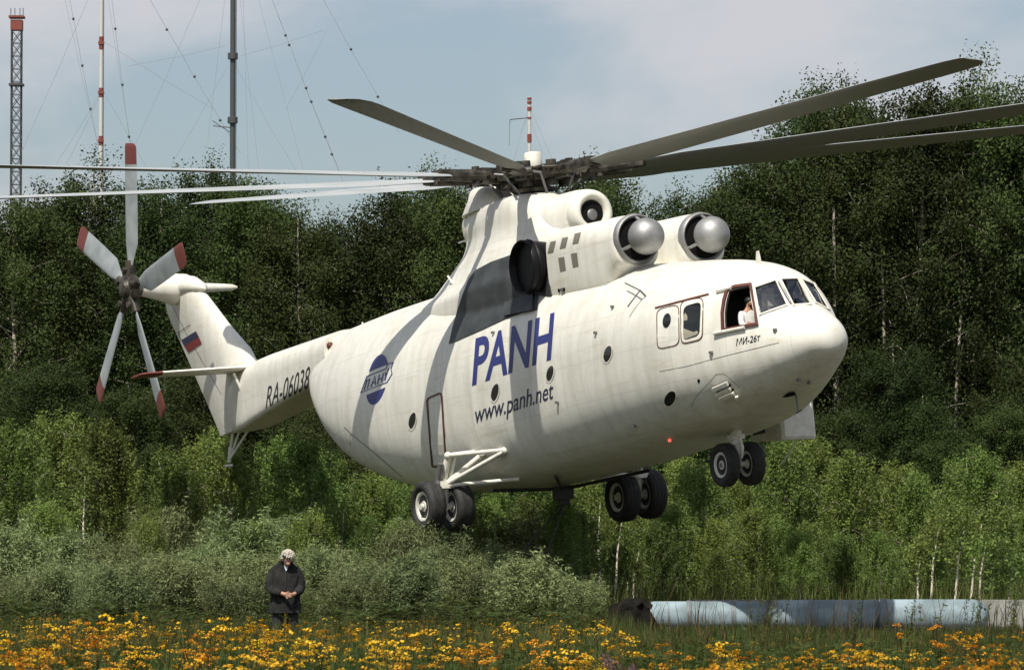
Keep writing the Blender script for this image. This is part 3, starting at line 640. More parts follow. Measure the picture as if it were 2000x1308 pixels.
# air outlet louvres below the cockpit
for q in ([(730, 885), (820, 845), (830, 868), (738, 908)], [(748, 925), (838, 880), (845, 896), (755, 938)], [(765, 948), (858, 905), (864, 918), (772, 960)], [(866, 930), (884, 926), (886, 946), (868, 950)]):
    conform('louvre', [zq(q, *Z2)], M['white'], fuso, .06, 4, .055)
for q in ([(735, 908), (830, 868), (838, 880), (748, 922)], [(755, 938), (848, 896), (856, 905), (765, 948)]):
    conform('louvre_slot', [zq(q, *Z2)], M['void'], fuso, .01, 4)
conform('drain_hole', [ell(zq([(638, 852)], *Z2)[0], (2.6, 0), (0, 4))], M['void'], fuso, .006, 40)
conform('hatch_outline', ribbon(zq([(400, 795), (560, 765), (800, 700), (1125, 620)], *Z2), 1.0, False), M['dull'], fuso, .004, 20)
conform('hatch_outline', ribbon(zq([(590, 1010), (620, 950), (745, 812), (790, 808), (840, 850), (885, 890)], *Z2), .8, False), M['dull'], fuso, .004, 20)
conform('hatch_outline', ribbon(zq([(350, 915), (395, 957), (520, 1060), (700, 1215)], *Z4), 1.3, False), M['dull'], fuso, .006, 20)
conform('hatch_outline', ribbon(zq([(382, 1070), (392, 955)], *Z4), 1.0, False), M['dull'], fuso, .006, 20)
# nacelle grilles
Z1 = (860, 270, 3.27); NB = bvh_of(nac[-1])
for q in ([(705, 662), (740, 655), (722, 728), (686, 735)], [(780, 638), (818, 630), (800, 698), (764, 706)], [(860, 610), (900, 601), (882, 670), (845, 678)], [(754, 764), (792, 757), (804, 842), (766, 852)], [(834, 738), (874, 730), (884, 816), (848, 826)]):
    gr = conform('grille', [zq(q, *Z1)], mat('grille_mesh', (.17, .16, .13), .7), HELI, .008, 4, 0, NB)
# lettering
def font_mesh(body, offset=0., spacing=1.):
    c = bpy.data.curves.new('t', 'FONT'); c.body = body; c.size = 1; c.offset = offset; c.resolution_u = 4; c.space_character = spacing
    o = bpy.data.objects.new('t', c); COL.objects.link(o); bpy.context.view_layer.update()
    me = bpy.data.meshes.new_from_object(o.evaluated_get(bpy.context.evaluated_depsgraph_get())); bpy.data.objects.remove(o, do_unlink=True)
    return me
def lettering(name, body, BL_, BR_, up, m, parent, cap=None, offset=0., bvh=None, step=7, spacing=1., label=None):
    "baseline from pixel BL_ to BR_, letter height vector up (pixels)"
    me = font_mesh(body, offset, spacing); bm = bmesh.new(); bm.from_mesh(me)
    xs = [v.co.x for v in bm.verts]; ys = [v.co.y for v in bm.verts]; x0, x1 = min(xs), max(xs); H = cap or max(ys)
    B0, B1, U = Vector(BL_), Vector(BR_), Vector(up)
    for v in bm.verts:
        p = B0+(B1-B0)*((v.co.x-x0)/(x1-x0))+U*(v.co.y/H); v.co = (p.x, p.y, 0)
    fold(bm, step); o = finish_conform(name, bm, m, parent, .007, 0, bvh)
    if label: o['label'] = label
    return o
FB = bvh_of(fus)
lettering('lettering', 'PANH', (922.5, 750.5), (1076.5, 699.5), (7, -90), M['blue'], fuso, offset=.022, bvh=FB, label='blue PANH lettering')
lettering('lettering', 'www.panh.net', (926.5, 827), (1080, 777.5), (2.2, -35), M['navy'], fuso, offset=.006, bvh=FB, label='dark blue www.panh.net lettering')
lettering('lettering', '\u041c\u0418-26\u0442', (1438, 675.3), (1484.5, 665.3), (1.5, -14.2), M['ink'], fuso, offset=.012, bvh=FB, label='black type marking below the cockpit window')
BB = bvh_of(boom)
lettering('lettering', 'RA-06038', (519, 797.5), (602, 757), (5.5, -43.5), M['ink'], boomo, offset=.0, bvh=BB, label='black RA-06038 registration')
# round emblem: two caps of a disc and an outlined word band between them
lc = (736.9, 741.0); lu = Vector((21., -8.6)); lv = Vector((5.1, -48.2))
for s in (1, -1):
    a0 = math.asin(.47); pts = [(lc[0]+lu.x*math.cos(a)+lv.x*s*math.sin(a), lc[1]+lu.y*math.cos(a)+lv.y*s*math.sin(a)) for a in np.linspace(a0, math.pi-a0, 20)]
    conform('emblem_cap', [pts], M['blue'], fuso, .007, 6, 0, FB)
band = []
for pl, cl in (([(452, 706), (488, 608), (606, 560), (614, 533), (650, 522), (636, 560), (642, 592), (612, 642)], True), ([(472, 690), (490, 630), (506, 624), (492, 682)], False), ([(512, 672), (538, 606), (542, 660)], False), ([(520, 648), (540, 640)], False),
               ([(553, 654), (566, 596)], False), ([(578, 642), (590, 586)], False), ([(560, 626), (584, 616)], False), ([(600, 580), (606, 610), (598, 632)], False), ([(622, 556), (606, 606)], False)):
    band += ribbon(zq(pl, *Z4), 1.7 if cl else 2.0, cl)
conform('emblem_band', band, M['blue'], fuso, .009, 40, 0, FB)
Z5 = (130, 330, 2.18); FNB = bvh_of(fin)
fl = conform('flag', [zq([(490, 728), (552, 690), (565, 715), (503, 753)], *Z5)], M['flagblue'], fino, .012, 4, 0, FNB)
conform('flag_stripe', [zq([(503, 753), (565, 715), (577, 742), (520, 781)], *Z5)], M['flagred'], fl, .012, 4, 0, FNB)
conform('flag_stripe', ribbon(zq([(475, 697), (530, 661)], *Z5), 1.2, False)+ribbon(zq([(475, 697), (490, 728)], *Z5), .7, False), M['ink'], fl, .012, 4, 0, FNB)
conform('rudder_seam', ribbon(zq([(440, 560), (510, 700), (660, 960)], *Z5), .9, False), M['dull'], fino, .005, 20, 0, FNB)
# antennas and fittings
def stick(name, pts, r, m='white', par=None, n=8): return MB().tube([hplane(u, v, y) for u, v, y in pts], r, n).obj(name, M[m], par or fuso)
p = hit(1482, 516, 0)[0]
MB().loops([[p+Vector((dx, dy, dz)) for dx, dy in ((.12*k, 0), (0, -.03*k), (-.12*k, 0), (0, .03*k))] for k, dz in ((1, -.05), (.8, .12), (.5, .27))]).obj('blade_antenna', M['white'], fuso)
p = hit(709, 643, 0)[0]; MB().tube([p, p+Vector((0, 0, .17))], .022, 8).obj('antenna', M['white'], boomo)
p = hit(884, 554, 0)[0]; MB().tube([p, p+Vector((-.2, 0, .2))], .025, 8).obj('antenna', M['white'], pylo)
p = pyl and Vector((-2.95, 0, 6.68)); MB().tube([p, p+Vector((-.85, -.1, -.02))], .022, 8).obj('antenna', M['white'], pylo)
p, n = hit(644, 675, 0); MB().ball(p+n*.02, .09, 12, 8).obj('beacon', M['redline'], boomo)
A, n = hit(1231, 563, .16); A2, _ = hit(1262, 577, .18); A3, _ = hit(1238, 605, .16)
st_ = MB(); st_.tube([A, A2], .016, 6); st_.tube([A2, A3], .016, 6); st_.tube([A2, A2-n*.25], .02, 6); st_.obj('loop_antenna', M['dull'], fuso)
for u, v in ((1100, 566), (1165, 650), (1090, 785), (965, 650), (1198, 600), (1390, 688), (1515, 645), (1560, 740), (1580, 745), (1240, 830)):
    p, n = hit(u, v, 0); MB().box(p+n*.03, (.07, .06, .05)).obj('skin_fitting', M['dull'], fuso, smooth=False)
for k in range(3):
    p, n = hit(1093+k*5, 567-k*1.2, 0); MB().box(p+n*.02, (.03, .04, .07)).obj('vent_louvre', M['void'], fuso, smooth=False)
p, n = hit(1308, 858, 0); MB().ball(p+n*.02, .035, 12, 8).obj('belly_beacon', M['redlamp'], fuso)
p, n = hit(1555, 772, 0); MB().tube([p, p+Vector((.1, -.05, -.36))], .02, 8).tube([p+Vector((.0, -.05, -.36)), p+Vector((.25, -.05, -.32))], .015, 6).obj('pitot_probe', M['dull'], fuso)
p, n = hit(1540, 770, 0); MB().box(p+n*.01, (.35, .12, .06)).obj('landing_lamp', M['void'], fuso, smooth=False)
# side blister cabin low on the port side
gx0, gx1, gy0, gy1, gz0, gz1 = 5.15, 6.52, 1.86, 2.72, .86, 2.1
gd = MB().loops([[Vector((x, y, z)) for x, y in rr] for z, rr in [(zz, [(gx0+.05, gy0), (gx1-.06, gy0), (gx1, gy0+.06), (gx1, gy1-.1), (gx1-.1, gy1), (gx0+.05, gy1), (gx0, gy1-.06), (gx0, gy0+.05)]) for zz in (gz0, gz0+.06, gz1)]])
gd.v = [(p[0]+(.0 if p[2] > gz0+.01 else (-.04 if p[0] > 6 else .04)), p[1], p[2]+(.10 if (p[0] < 5.5 and p[2] < 1.2) else 0)) for p in gd.v]
gdo = gd.obj('observer_cabin', M['white'], HELI, angle=30)
MB().box((5.55, gy0-.004, 1.32), (.5, .02, .46)).obj('cabin_window', M['dglass'], gdo, smooth=False)
MB().box((gx1+.002, 2.1, 1.72), (.02, .36, .18)).obj('cabin_window', M['dglass'], gdo, smooth=False)
MB().tube([(6.3, 2.3, .86), (6.1, 2.25, .62), (5.7, 2.2, .4)], .018, 6).obj('trailing_wire', M['white'], gdo)
# belly beam and cargo hook frame
bb = MB(); bb.tube([(-1.4, -1.0, .74), (0, 0, .58), (2.4, .9, .7)], .04, 8); bb.tube([(-1.2, 1.0, .74), (0, 0, .58), (1.6, -1, .74)], .035, 8); bb.box((0, 0, .5), (.4, .32, .3)); bb.box((0, 0, .34), (.2, .2, .2)); bb.tube([(0, 0, .5), (0, 0, .22)], .07, 10)
bb.obj('cargo_hook', M['rope'], HELI)

# ================================================================== CARGO SLING (hangs from the hook)
hk = HELI.matrix_world @ Vector((0, 0, .24))
sl_o = thing('cargo_sling', 'dark steel sling ropes with hook block hanging under the helicopter belly', 'sling', (hk.x, hk.y, 0))
def rel(p): return Vector(p)-Vector((hk.x, hk.y, 0))
H2 = px(1047, 1135, hk.y-.3)
MB().tube([rel(hk), rel(px(1087, 1030, hk.y-.1)), rel(px(1062, 1095, hk.y-.2)), rel(H2)], .022, 6).obj('rope', M['rope'], sl_o)
MB().tube([rel(hk), rel(px(1050, 1040, hk.y)), rel(px(1018, 1082, hk.y)), rel(px(985, 1145, hk.y))], .02, 6).obj('rope', M['rope'], sl_o)
MB().tube([rel(H2), rel(px(1020, 1150, hk.y)), rel(px(992, 1178, hk.y)), rel(px(962, 1200, hk.y))], .02, 6).obj('rope', M['rope'], sl_o)
MB().tube([rel(H2), rel(px(1010, 1141, hk.y)), rel(px(972, 1146, hk.y))], .045, 8).obj('spreader_bar', M['rope'], sl_o)
MB().box(rel(H2), (.2, .16, .24)).tube([rel(H2)+Vector((.02, 0, -.1)), rel(H2)+Vector((.08, 0, -.22)), rel(H2)+Vector((0, 0, -.28)), rel(H2)+Vector((-.09, 0, -.2))], .03, 8).obj('hook_block', M['rope'], sl_o)

# ================================================================== PEOPLE
def skin_mesh(name, verts, edges, root, m, sub=2):
    "verts: (co, radius or (rx, ry)); grows one continuous surface with the Skin modifier"
    me = bpy.data.meshes.new(name); me.from_pydata([v[0] for v in verts], edges, []); o = bpy.data.objects.new(name, me); COL.objects.link(o)
    md = o.modifiers.new('s', 'SKIN'); md.branch_smoothing = .6; md.use_smooth_shade = True
    for i, v in enumerate(verts):
        r = v[1] if hasattr(v[1], '__len__') else (v[1], v[1]); me.skin_vertices[0].data[i].radius = r
    me.skin_vertices[0].data[root].use_root = True
    sd = o.modifiers.new('d', 'SUBSURF'); sd.levels = sub; sd.render_levels = sub
    bpy.context.view_layer.update()
    nm = bpy.data.meshes.new_from_object(o.evaluated_get(bpy.context.evaluated_depsgraph_get())); nm.name = name; bpy.data.objects.remove(o, do_unlink=True)
    nm.materials.clear(); nm.materials.append(m); nm.polygons.foreach_set('use_smooth', [True]*len(nm.polygons))
    return nm
def graph(chains):
    "chains of (name, co, radius); repeated names join"
    idx = {}; V = []; E_ = []
    for ch in chains:
        prev = None
        for nme, co, r in ch:
            if nme not in idx: idx[nme] = len(V); V.append((co, r))
            if prev is not None: E_.append((idx[prev], idx[nme]))
            prev = nme
    return idx, V, E_
# standing man; he faces -Y (towards the camera), hands folded in front, head bowed
man = thing('person', 'white haired man in dark grey jacket standing with folded hands in the flowers', 'person', (px(557, 1200, 64).x, 64, 0), math.radians(6))
hand = Vector((.05, -.255, 1.02))
def arm(s, tgt): return [('chest', (0, .02, 1.36), 0), ('sh%d' % s, (s*.14, .0, 1.385), .045), ('el%d' % s, (s*.215, -.04, 1.13), .042), ('wr%d' % s, tgt, .033)]
wrR, wrL = (-.055, -.225, 1.05), (.13, -.215, 1.05)
body_ch = [[('pel', (0, 0, .95), (.15, .11)), ('bel', (0, 0, 1.12), (.16, .125)), ('chest', (0, .02, 1.34), (.13, .1)), ('neck', (0, -.03, 1.48), .058), ('skull', (.01, -.095, 1.585), (.08, .092)), ('crown', (.012, -.105, 1.655), (.07, .08))],
           [('skull', 0, 0), ('jaw', (.02, -.15, 1.535), (.052, .042)), ('chin', (.024, -.165, 1.5), .028)],
           [('jaw', 0, 0), ('nose', (.024, -.207, 1.555), .014)],
           arm(-1, wrR), arm(1, wrL),
           [('pel', 0, 0), ('hip-1', (-.1, 0, .88), .092), ('kn-1', (-.11, -.02, .5), .06), ('an-1', (-.115, .02, .09), .042), ('toe-1', (-.13, -.15, .045), .036)],
           [('pel', 0, 0), ('hip1', (.1, 0, .88), .092), ('kn1', (.11, -.02, .5), .06), ('an1', (.115, .02, .09), .042), ('toe1', (.13, -.15, .045), .036)],
           [('wr-1', 0, 0), ('pa-1', (.0, -.262, 1.035), .034)], [('wr1', 0, 0), ('pa1', (.075, -.245, 1.02), .034)]]
for s, pal, dirx in ((-1, Vector((.0, -.262, 1.035)), 1), (1, Vector((.075, -.245, 1.02)), -1)):
    for f_ in range(4):
        z = .024-.016*f_; l = (.9, 1, .95, .8)[f_]
        a = pal+Vector((dirx*.03, -.02, z)); b = a+Vector((dirx*.035*l, -.016, -.006)); c = b+Vector((dirx*.022*l, .012, -.014))
        body_ch.append([('pa%d' % s, 0, 0), ('k%d_%d' % (s, f_), a, .0095), ('m%d_%d' % (s, f_), b, .009), ('t%d_%d' % (s, f_), c, .008)])
    th = pal+Vector((dirx*.006, -.02, .034)); body_ch.append([('pa%d' % s, 0, 0), ('th%d' % s, th, .011), ('tt%d' % s, th+Vector((dirx*.034, -.012, .008)), .009)])
ix, V_, E_ = graph(body_ch)
mb_ = link('body', skin_mesh('body', V_, E_, ix['pel'], M['skin']), man)
JS = densify([(.77, .235, .17, .0), (.88, .228, .17, .0), (1.02, .212, .165, -.005), (1.18, .212, .16, -.005), (1.32, .222, .15, .005), (1.395, .215, .13, .01), (1.44, .18, .118, .005), (1.485, .118, .105, -.012), (1.525, .098, .098, -.025)], 4)
def fold_k(a, z): return 1+.028*math.sin(5*a+z*14)*math.sin(z*9+2*a)+.022*math.sin(9*a-z*23)+(.03*math.sin(7*a) if z < .95 else 0)
jo = MB().loops([[Vector((w*math.copysign(abs(math.cos(a))**.85, math.cos(a))*fold_k(a, z), yo+d*math.copysign(abs(math.sin(a))**.85, math.sin(a))*fold_k(a, z), z)) for a in [2*math.pi*j/56 for j in range(56)]] for z, w, d, yo in JS]).obj('jacket', M['jacket'], man, angle=75)
for s in (-1, 1):
    pts = [(s*.15, .0, 1.42), (s*.187, -.005, 1.35), (s*.222, -.03, 1.24), (s*.222, -.06, 1.14), (s*.2, -.12, 1.095), ((-.15 if s < 0 else .17), -.175, 1.075), ((-.07 if s < 0 else .145), -.215, 1.052)]
    rr = [.05, .066, .07, .07, .066, .06, .047]
    P3 = []; R3 = []
    for i in range(len(pts)-1):
        for k in range(4):
            t = k/4; P3.append(Vector(pts[i]).lerp(Vector(pts[i+1]), t)); R3.append((rr[i]*(1-t)+rr[i+1]*t)*(1+.05*math.sin(i*9+k*2.4)))
    P3.append(Vector(pts[-1])); R3.append(rr[-1])
    MB().tube(P3, R3, 16).obj('sleeve', M['jacket'], jo, angle=80)
MB().tube([(.0, -.172, .80), (.005, -.174, 1.0), (.0, -.168, 1.2), (.0, -.148, 1.34), (.005, -.122, 1.42)], .009, 6).obj('zip', M['shoe'], jo)
MB().loops([[Vector((.006+sx*w, -.128-(1.46-z)*.3, z)) for sx in (-1, 1)]+[Vector((.006+sx*w, -.09-(1.46-z)*.28, z)) for sx in (1, -1)] for z, w in ((1.47, .03), (1.43, .024), (1.385, .005))]).obj('shirt_collar', M['shirtb'], man)
for s in (-1, 1):
    c = Vector((s*.1, 0, 1.43)); MB().loops([[Vector((s*(.02+.055*t), -.075-.03*math.sin(t*3), 1.40+.1*t+dz)) for t in (0, .33, .66, 1)]+[Vector((s*(.03+.06*t), -.06, 1.40+.1*t+dz)) for t in (1, .66, .33, 0)] for dz in (0, .035)]).obj('lapel', M['jacket'], jo)
tr = [[('w', (0, 0, .96), (.17, .13)), ('hip-1', (-.1, 0, .84), .108), ('kn-1', (-.11, -.02, .5), .082), ('an-1', (-.115, .02, .09), .07)], [('w', 0, 0), ('hip1', (.1, 0, .84), .108), ('kn1', (.11, -.02, .5), .082), ('an1', (.115, .02, .09), .07)]]
ix, V_, E_ = graph(tr); link('trousers', skin_mesh('trousers', V_, E_, ix['w'], M['trousers']), man)
for s in (-1, 1): MB().ball((s*.125, -.07, .05), .06, 16, 10, (.85, 2.2, .85)).obj('shoe', M['shoe'], man)
hr = MB()
for i in range(900):      # tousled white hair: short locks over the crown and nape
    th = rnd.uniform(0, 2*math.pi); ph = math.acos(rnd.uniform(-.25, 1)); n = Vector((math.sin(ph)*math.cos(th), math.sin(ph)*math.sin(th), math.cos(ph)))
    if n.y < -.25 and n.z < .42: continue
    c = Vector((.011, -.095, 1.625))+Vector((n.x*.086, n.y*.098, n.z*.09)); d = (Vector((n.x*.3, n.y*.3+.25, .15-.5*(1-n.z)))+Vector((rnd.uniform(-.3, .3), rnd.uniform(-.3, .3), rnd.uniform(-.2, .3)))).normalized()
    hr.tube([c-n*.012, c+d*.014+n*.001, c+d*.03], [.009, .007, .002], 5)
hr.obj('hair', M['hair'], man)
for s in (-1, 1):
    MB().ball((.02+s*.03, -.186, 1.578), .009, 8, 6).obj('eye', M['facedark'], man)
    MB().ball((.012+s*.088, -.09, 1.575), .03, 10, 8, (.4, .7, 1)).obj('ear', M['skin'], man)
MB().ball((.024, -.19, 1.523), .022, 8, 6, (1, .4, .22)).obj('mouth', M['facedark'], man)
piv = Vector((0, -.03, 1.48)); rb_ = Matrix.Rotation(math.radians(24), 3, 'X') @ Matrix.Rotation(math.radians(7), 3, 'Y')
for o_ in man.children:
    if o_.name.split('.')[0] in ('body', 'hair', 'eye', 'ear', 'mouth'):
        for v_ in o_.data.vertices:
            if v_.co.z > 1.45 and abs(v_.co.x) < .14:
                k_ = min(1, max(0, (v_.co.z-1.46)/.06)); v_.co = v_.co.lerp(piv+rb_ @ (v_.co-piv), k_)
# pilot behind the open side window: sits in the cockpit, forearm on the sill
pc, _ = hit(1462, 640, 0, BN)
PIL = thing('person', 'pilot in white shirt sitting behind the open cockpit side window', 'person')
PIL.matrix_world = HELI.matrix_world @ Matrix.Translation((pc.x-.34, pc.y+.26, pc.z-.12)) @ Matrix.Rotation(math.radians(90), 4, 'Z')
pch = [[('pel', (0, 0, 0), (.15, .12)), ('bel', (0, .03, .2), (.15, .12)), ('chest', (0, .03, .42), (.16, .115)), ('neck', (0, .0, .57), .055), ('skull', (0, -.03, .67), (.075, .092)), ('crown', (0, -.02, .735), (.066, .078))],
       [('skull', 0, 0), ('jaw', (0, -.085, .635), (.05, .04)), ('chin', (0, -.105, .605), .026)], [('jaw', 0, 0), ('nose', (0, -.135, .66), .013)],
       [('pel', 0, 0), ('kn1', (.1, -.42, .03), .07), ('an1', (.1, -.5, -.25), .05)], [('pel', 0, 0), ('kn-1', (-.1, -.42, .03), .07), ('an-1', (-.1, -.5, -.25), .05)]]
for s in (-1, 1):
    e = (s*.24, -.05, .2); w = (s*.13, -.27, .17); pal = Vector(w)+Vector((0, -.07, .01))
    pch.append([('chest', 0, 0), ('sh%d' % s, (s*.19, .02, .48), .065), ('el%d' % s, e, .048), ('wr%d' % s, w, .034), ('pa%d' % s, pal, .033)])
    for f_ in range(4):
        a = pal+Vector((-.028+.018*f_, -.035, .004)); pch.append([('pa%d' % s, 0, 0), ('k%d%d' % (s, f_), a, .009), ('m%d%d' % (s, f_), a+Vector((0, -.032, -.008)), .0085), ('t%d%d' % (s, f_), a+Vector((0, -.045, -.026)), .008)])
    pch.append([('pa%d' % s, 0, 0), ('th%d' % s, pal+Vector((-s*.035, -.01, .008)), .011), ('tt%d' % s, pal+Vector((-s*.045, -.045, .0)), .009)])
ix, V_, E_ = graph(pch); link('body', skin_mesh('body', V_, E_, ix['pel'], M['skin']), PIL)
sh = [[('pel', (0, 0, .05), (.17, .14)), ('bel', (0, .03, .22), (.17, .14)), ('chest', (0, .03, .42), (.18, .135)), ('coll', (0, .01, .53), .085)]]+[[('chest', 0, 0), ('sh%d' % s, (s*.19, .02, .475), .085), ('el%d' % s, (s*.24, -.05, .2), .068), ('f%d' % s, (s*.19, -.16, .185), .055)] for s in (-1, 1)]
ix, V_, E_ = graph(sh); link('shirt', skin_mesh('shirt', V_, E_, ix['bel'], M['shirtw']), PIL)
MB().ball((0, -.005, .70), .088, 18, 12, (.95, 1.12, .95)).obj('hair', M['shoe'], PIL)

# ================================================================== MASTS BEYOND THE FOREST
def lattice(root, x, y, z0, z1, w, m, bay, lr=.06, br=.03):
    cs = [(x+sx*w/2, y+sy*w/2) for sx, sy in ((-1, -1), (1, -1), (1, 1), (-1, 1))]
    for c in cs: MB().tube([(c[0], c[1], z0), (c[0], c[1], z1)], lr, 5).obj('mast_leg', m, root)
    n = max(1, int((z1-z0)/bay)); br_ = MB()
    for i in range(n):
        a, b = z0+i*(z1-z0)/n, z0+(i+1)*(z1-z0)/n
        for k in range(4):
            p, q = cs[k], cs[(k+1) % 4]; br_.tube([(*p, a), (*q, b)], br, 4); br_.tube([(*q, a), (*p, b)], br, 4); br_.tube([(*p, a), (*q, a)], br, 4)
    br_.obj('bracing', m, root)
def wires(root, o, pairs, r=.03, dots=True):
    for i, (a, b) in enumerate(pairs):
        a = Vector(a); b = Vector(b); mid = (a+b)/2-Vector((0, 0, (a-b).length*.012))
        g_ = MB().tube([a-o, (a*.6+b*.4)*.5+mid*.5-o, mid-o, b-o], r, 4).obj('guy_wire', M['wire'], root)
        if dots:
            for t in (.28, .55, .8): MB().ball(a.lerp(b, t)-o-Vector((0, 0, (a-b).length*.008)), .14, 8, 6).obj('insulator', M['mastdark'], g_)
YM = 430.
pA = px(33, 40, YM); mA = thing('lattice_mast', 'dark lattice mast with red top platform at the far left', 'mast', (pA.x, YM, 0))
lattice(mA, 0, 0, 0, px(33, 60, YM).z, .95, M['mastdark'], 1.25, .07, .045)
MB().box((0, 0, px(33, 50, YM).z), (1.15, 1.15, 1.0)).box((0, 0, px(33, 34, YM).z), (1.5, 1.5, .2)).obj('top_cabin', M['mastred'], mA, smooth=False)
MB().box((0, 0, px(33, 166, YM).z), (1.4, 1.4, .22)).obj('platform', M['mastdark'], mA, smooth=False)
for dx in (-.6, -.2, .3, .62): MB().tube([(dx, 0, px(33, 30, YM).z), (dx, 0, px(33, 16, YM).z)], .04, 5).obj('whip_antenna', M['mastdark'], mA)
pB = px(198, 40, YM); mB = thing('tube_mast', 'slim white guyed mast with red bands above the left trees', 'mast', (pB.x, YM, 0))
zb = lambda v: px(198, v, YM).z
MB().tube([(0, 0, 0), (0, 0, zb(-160))], .19, 12).obj('mast_tube', M['mastwhite'], mB)
MB().tube([(.24, 0, 0), (.24, 0, zb(-160))], .035, 5).obj('ladder', M['mastdark'], mB)
for a, b in ((-40, -70), (72, 97), (172, 190), (266, 284)):
    MB().tube([(0, 0, zb(b)), (0, 0, zb(a))], .22, 12).box((0, 0, zb((a+b)/2)), (.56, .56, .3)).obj('red_band', M['mastred'], mB)
pC = px(455, 40, YM); mC = thing('tube_mast', 'thick dark grey guyed mast rising out of the picture top', 'mast', (pC.x, YM, 0))
MB().tube([(0, 0, 0), (0, 0, zb(-320))], .27, 14).obj('mast_tube', M['mastdark'], mC)
MB().tube([(.33, 0, 0), (.33, 0, zb(-320))], .04, 5).obj('ladder', M['mastdark'], mC)
for v in (110, 235, -20, -150): MB().lathe([(-.35, .3), (-.3, .5), (.3, .5), (.35, .3)], (0, 0, zb(v)), (0, 0, 1), 16).obj('flange', M['mastdark'], mC)
MB().tube([(0, 0, zb(250)), (-1.9, 0, zb(246))], .05, 5).tube([(0, 0, zb(262)), (-2.0, 0, zb(236))], .04, 5).obj('bracket_arm', M['mastdark'], mC)
pD = px(1034, 190, 520); mD = thing('tube_mast', 'small red and white guyed mast above the rotor hub', 'mast', (pD.x, 520, 0))
zd = lambda v: px(1034, v, 520).z
MB().tube([(0, 0, 0), (0, 0, zd(190))], .19, 12).obj('mast_tube', M['mastwhite'], mD)
for a, b in ((195, 191), (203, 198), (216, 209), (232, 229), (278, 262)): MB().tube([(0, 0, zd(a)), (0, 0, zd(b))], .27, 12).obj('red_band', M['mastred'], mD)
MB().tube([(0, 0, zd(230)), (-2.3, 0, zd(234)), (-2.35, 0, zd(240))], .06, 5).tube([(-2.35, 0, zd(236)), (-2.4, 0, zd(285))], .03, 4).obj('side_arm', M['mastdark'], mD)
oB = Vector((pB.x, YM, 0)); oC = Vector((pC.x, YM, 0)); oA = Vector((pA.x, YM, 0)); oD = Vector((pD.x, 520, 0))
def P_(u, v, Y=YM): return px(u, v, Y)
wires(mB, oB, [(P_(118, -40), P_(195, 300)), (P_(198, -60), P_(40, 300)), (P_(205, -40), P_(265, 340)), (P_(198, 180), P_(110, 320)), (P_(200, 175), P_(300, 350)), (P_(200, 80), P_(420, 215)), (P_(197, 185), P_(125, 330))], .02, False)
wires(mB, oB, [(P_(125, -60), P_(190, 278)), (P_(211, -60), P_(262, 345))], .028)
wires(mC, oC, [(P_(270, -40), P_(470, 300)), (P_(520, -30), P_(680, 380)), (P_(516, -40), P_(665, 340)), (P_(570, -110), P_(780, 260))], .03)
wires(mC, oC, [(P_(445, 130), P_(330, 330)), (P_(460, 130), P_(585, 345)), (P_(440, -10), P_(405, 280)), (P_(467, -20), P_(505, 330)), (P_(475, -10), P_(485, 330)), (P_(500, -20), P_(600, 360)), (P_(395, -10), P_(265, 280)), (P_(630, 60), P_(470, 110)), (P_(636, 66), P_(560, 210)), (P_(250, 130), P_(440, 90))], .018, False)
wires(mD, oD, [(P_(1031, 215, 520), P_(1003, 315, 520)), (P_(1037, 215, 520), P_(1085, 325, 520)), (P_(1038, 240, 520), P_(1060, 300, 520)), (P_(1032, 225, 520), P_(1015, 262, 520))], .022, False)

# ================================================================== TANKS AND CONCRETE BEAM
def tank(name, u0, u1, Y, r, label, domes=(True, True), band=()):
    a = px(u0, 1200, Y).x; b = px(u1, 1200, Y).x; L_ = b-a; o = thing(name, label, 'tank', ((a+b)/2, Y, 0), rnd.uniform(-.01, .01), 'blue tanks lying in the grass')
    pr = []
    for i in range(7):
        t = i/6*math.pi/2; pr.append((-L_/2+(r*.75*(1-math.sin(t)) if domes[0] else .02*(1-math.sin(t))), r*math.cos(t) if False else r*math.sin(t)))
    pr = [(-L_/2+(r*.75)*(1-math.sin(t)) if False else -L_/2+r*(.75 if domes[0] else .06)*(1-math.cos(t)), r*math.sin(t)) for t in [i/7*math.pi/2 for i in range(8)]]
    pr2 = [(L_/2-r*(.75 if domes[1] else .06)*(1-math.cos(t)), r*math.sin(t)) for t in [i/7*math.pi/2 for i in range(7, -1, -1)]]
    MB().lathe(pr+pr2, (0, 0, r+.02), (1, 0, 0), 40).obj('shell', M['tank'], o, angle=60)
    for ub in band:
        x = px(ub, 1200, Y).x-(a+b)/2; MB().lathe([(-.05, r+.004), (-.045, r+.014), (.045, r+.014), (.05, r+.004)], (x, 0, r+.02), (1, 0, 0), 40).obj('band', M['tankband'], o)
    for ub in (-.3, .3): MB().box((L_*ub, 0, .06), (.12, r*1.5, .12)).obj('saddle', M['concrete'], o, smooth=False)
    return o
t1 = tank('gas_tank', 1718, 1931, 90, .345, 'pale blue domed tank lying at the right end of the row', (False, True), (1726,))
MB().lathe([(0, .03), (.03, .03)], (1.0, -.22, .5), (.75, -.55, .3), 12).obj('valve_port', M['black'], t1)
tank('gas_tank', 1500, 1717, 90.4, .335, 'pale blue tank in the middle of the row with grey band', (True, False), (1583, 1712))
tank('gas_tank', 1256, 1497, 91, .32, 'shaded blue tank at the left end of the row beside the dark heap', (True, True), (1345, 1432))
cb = thing('concrete_beam', 'long grey concrete beam lying behind the blue tanks', 'beam', (px(1700, 1200, 93).x, 93, 0))
for i in range(3): MB().box((-2.6+i*2.62, 0, .335), (2.6, .45, .67)).obj('beam_block', M['concrete'], cb, smooth=False)
hp_ = MB(); hpv = []
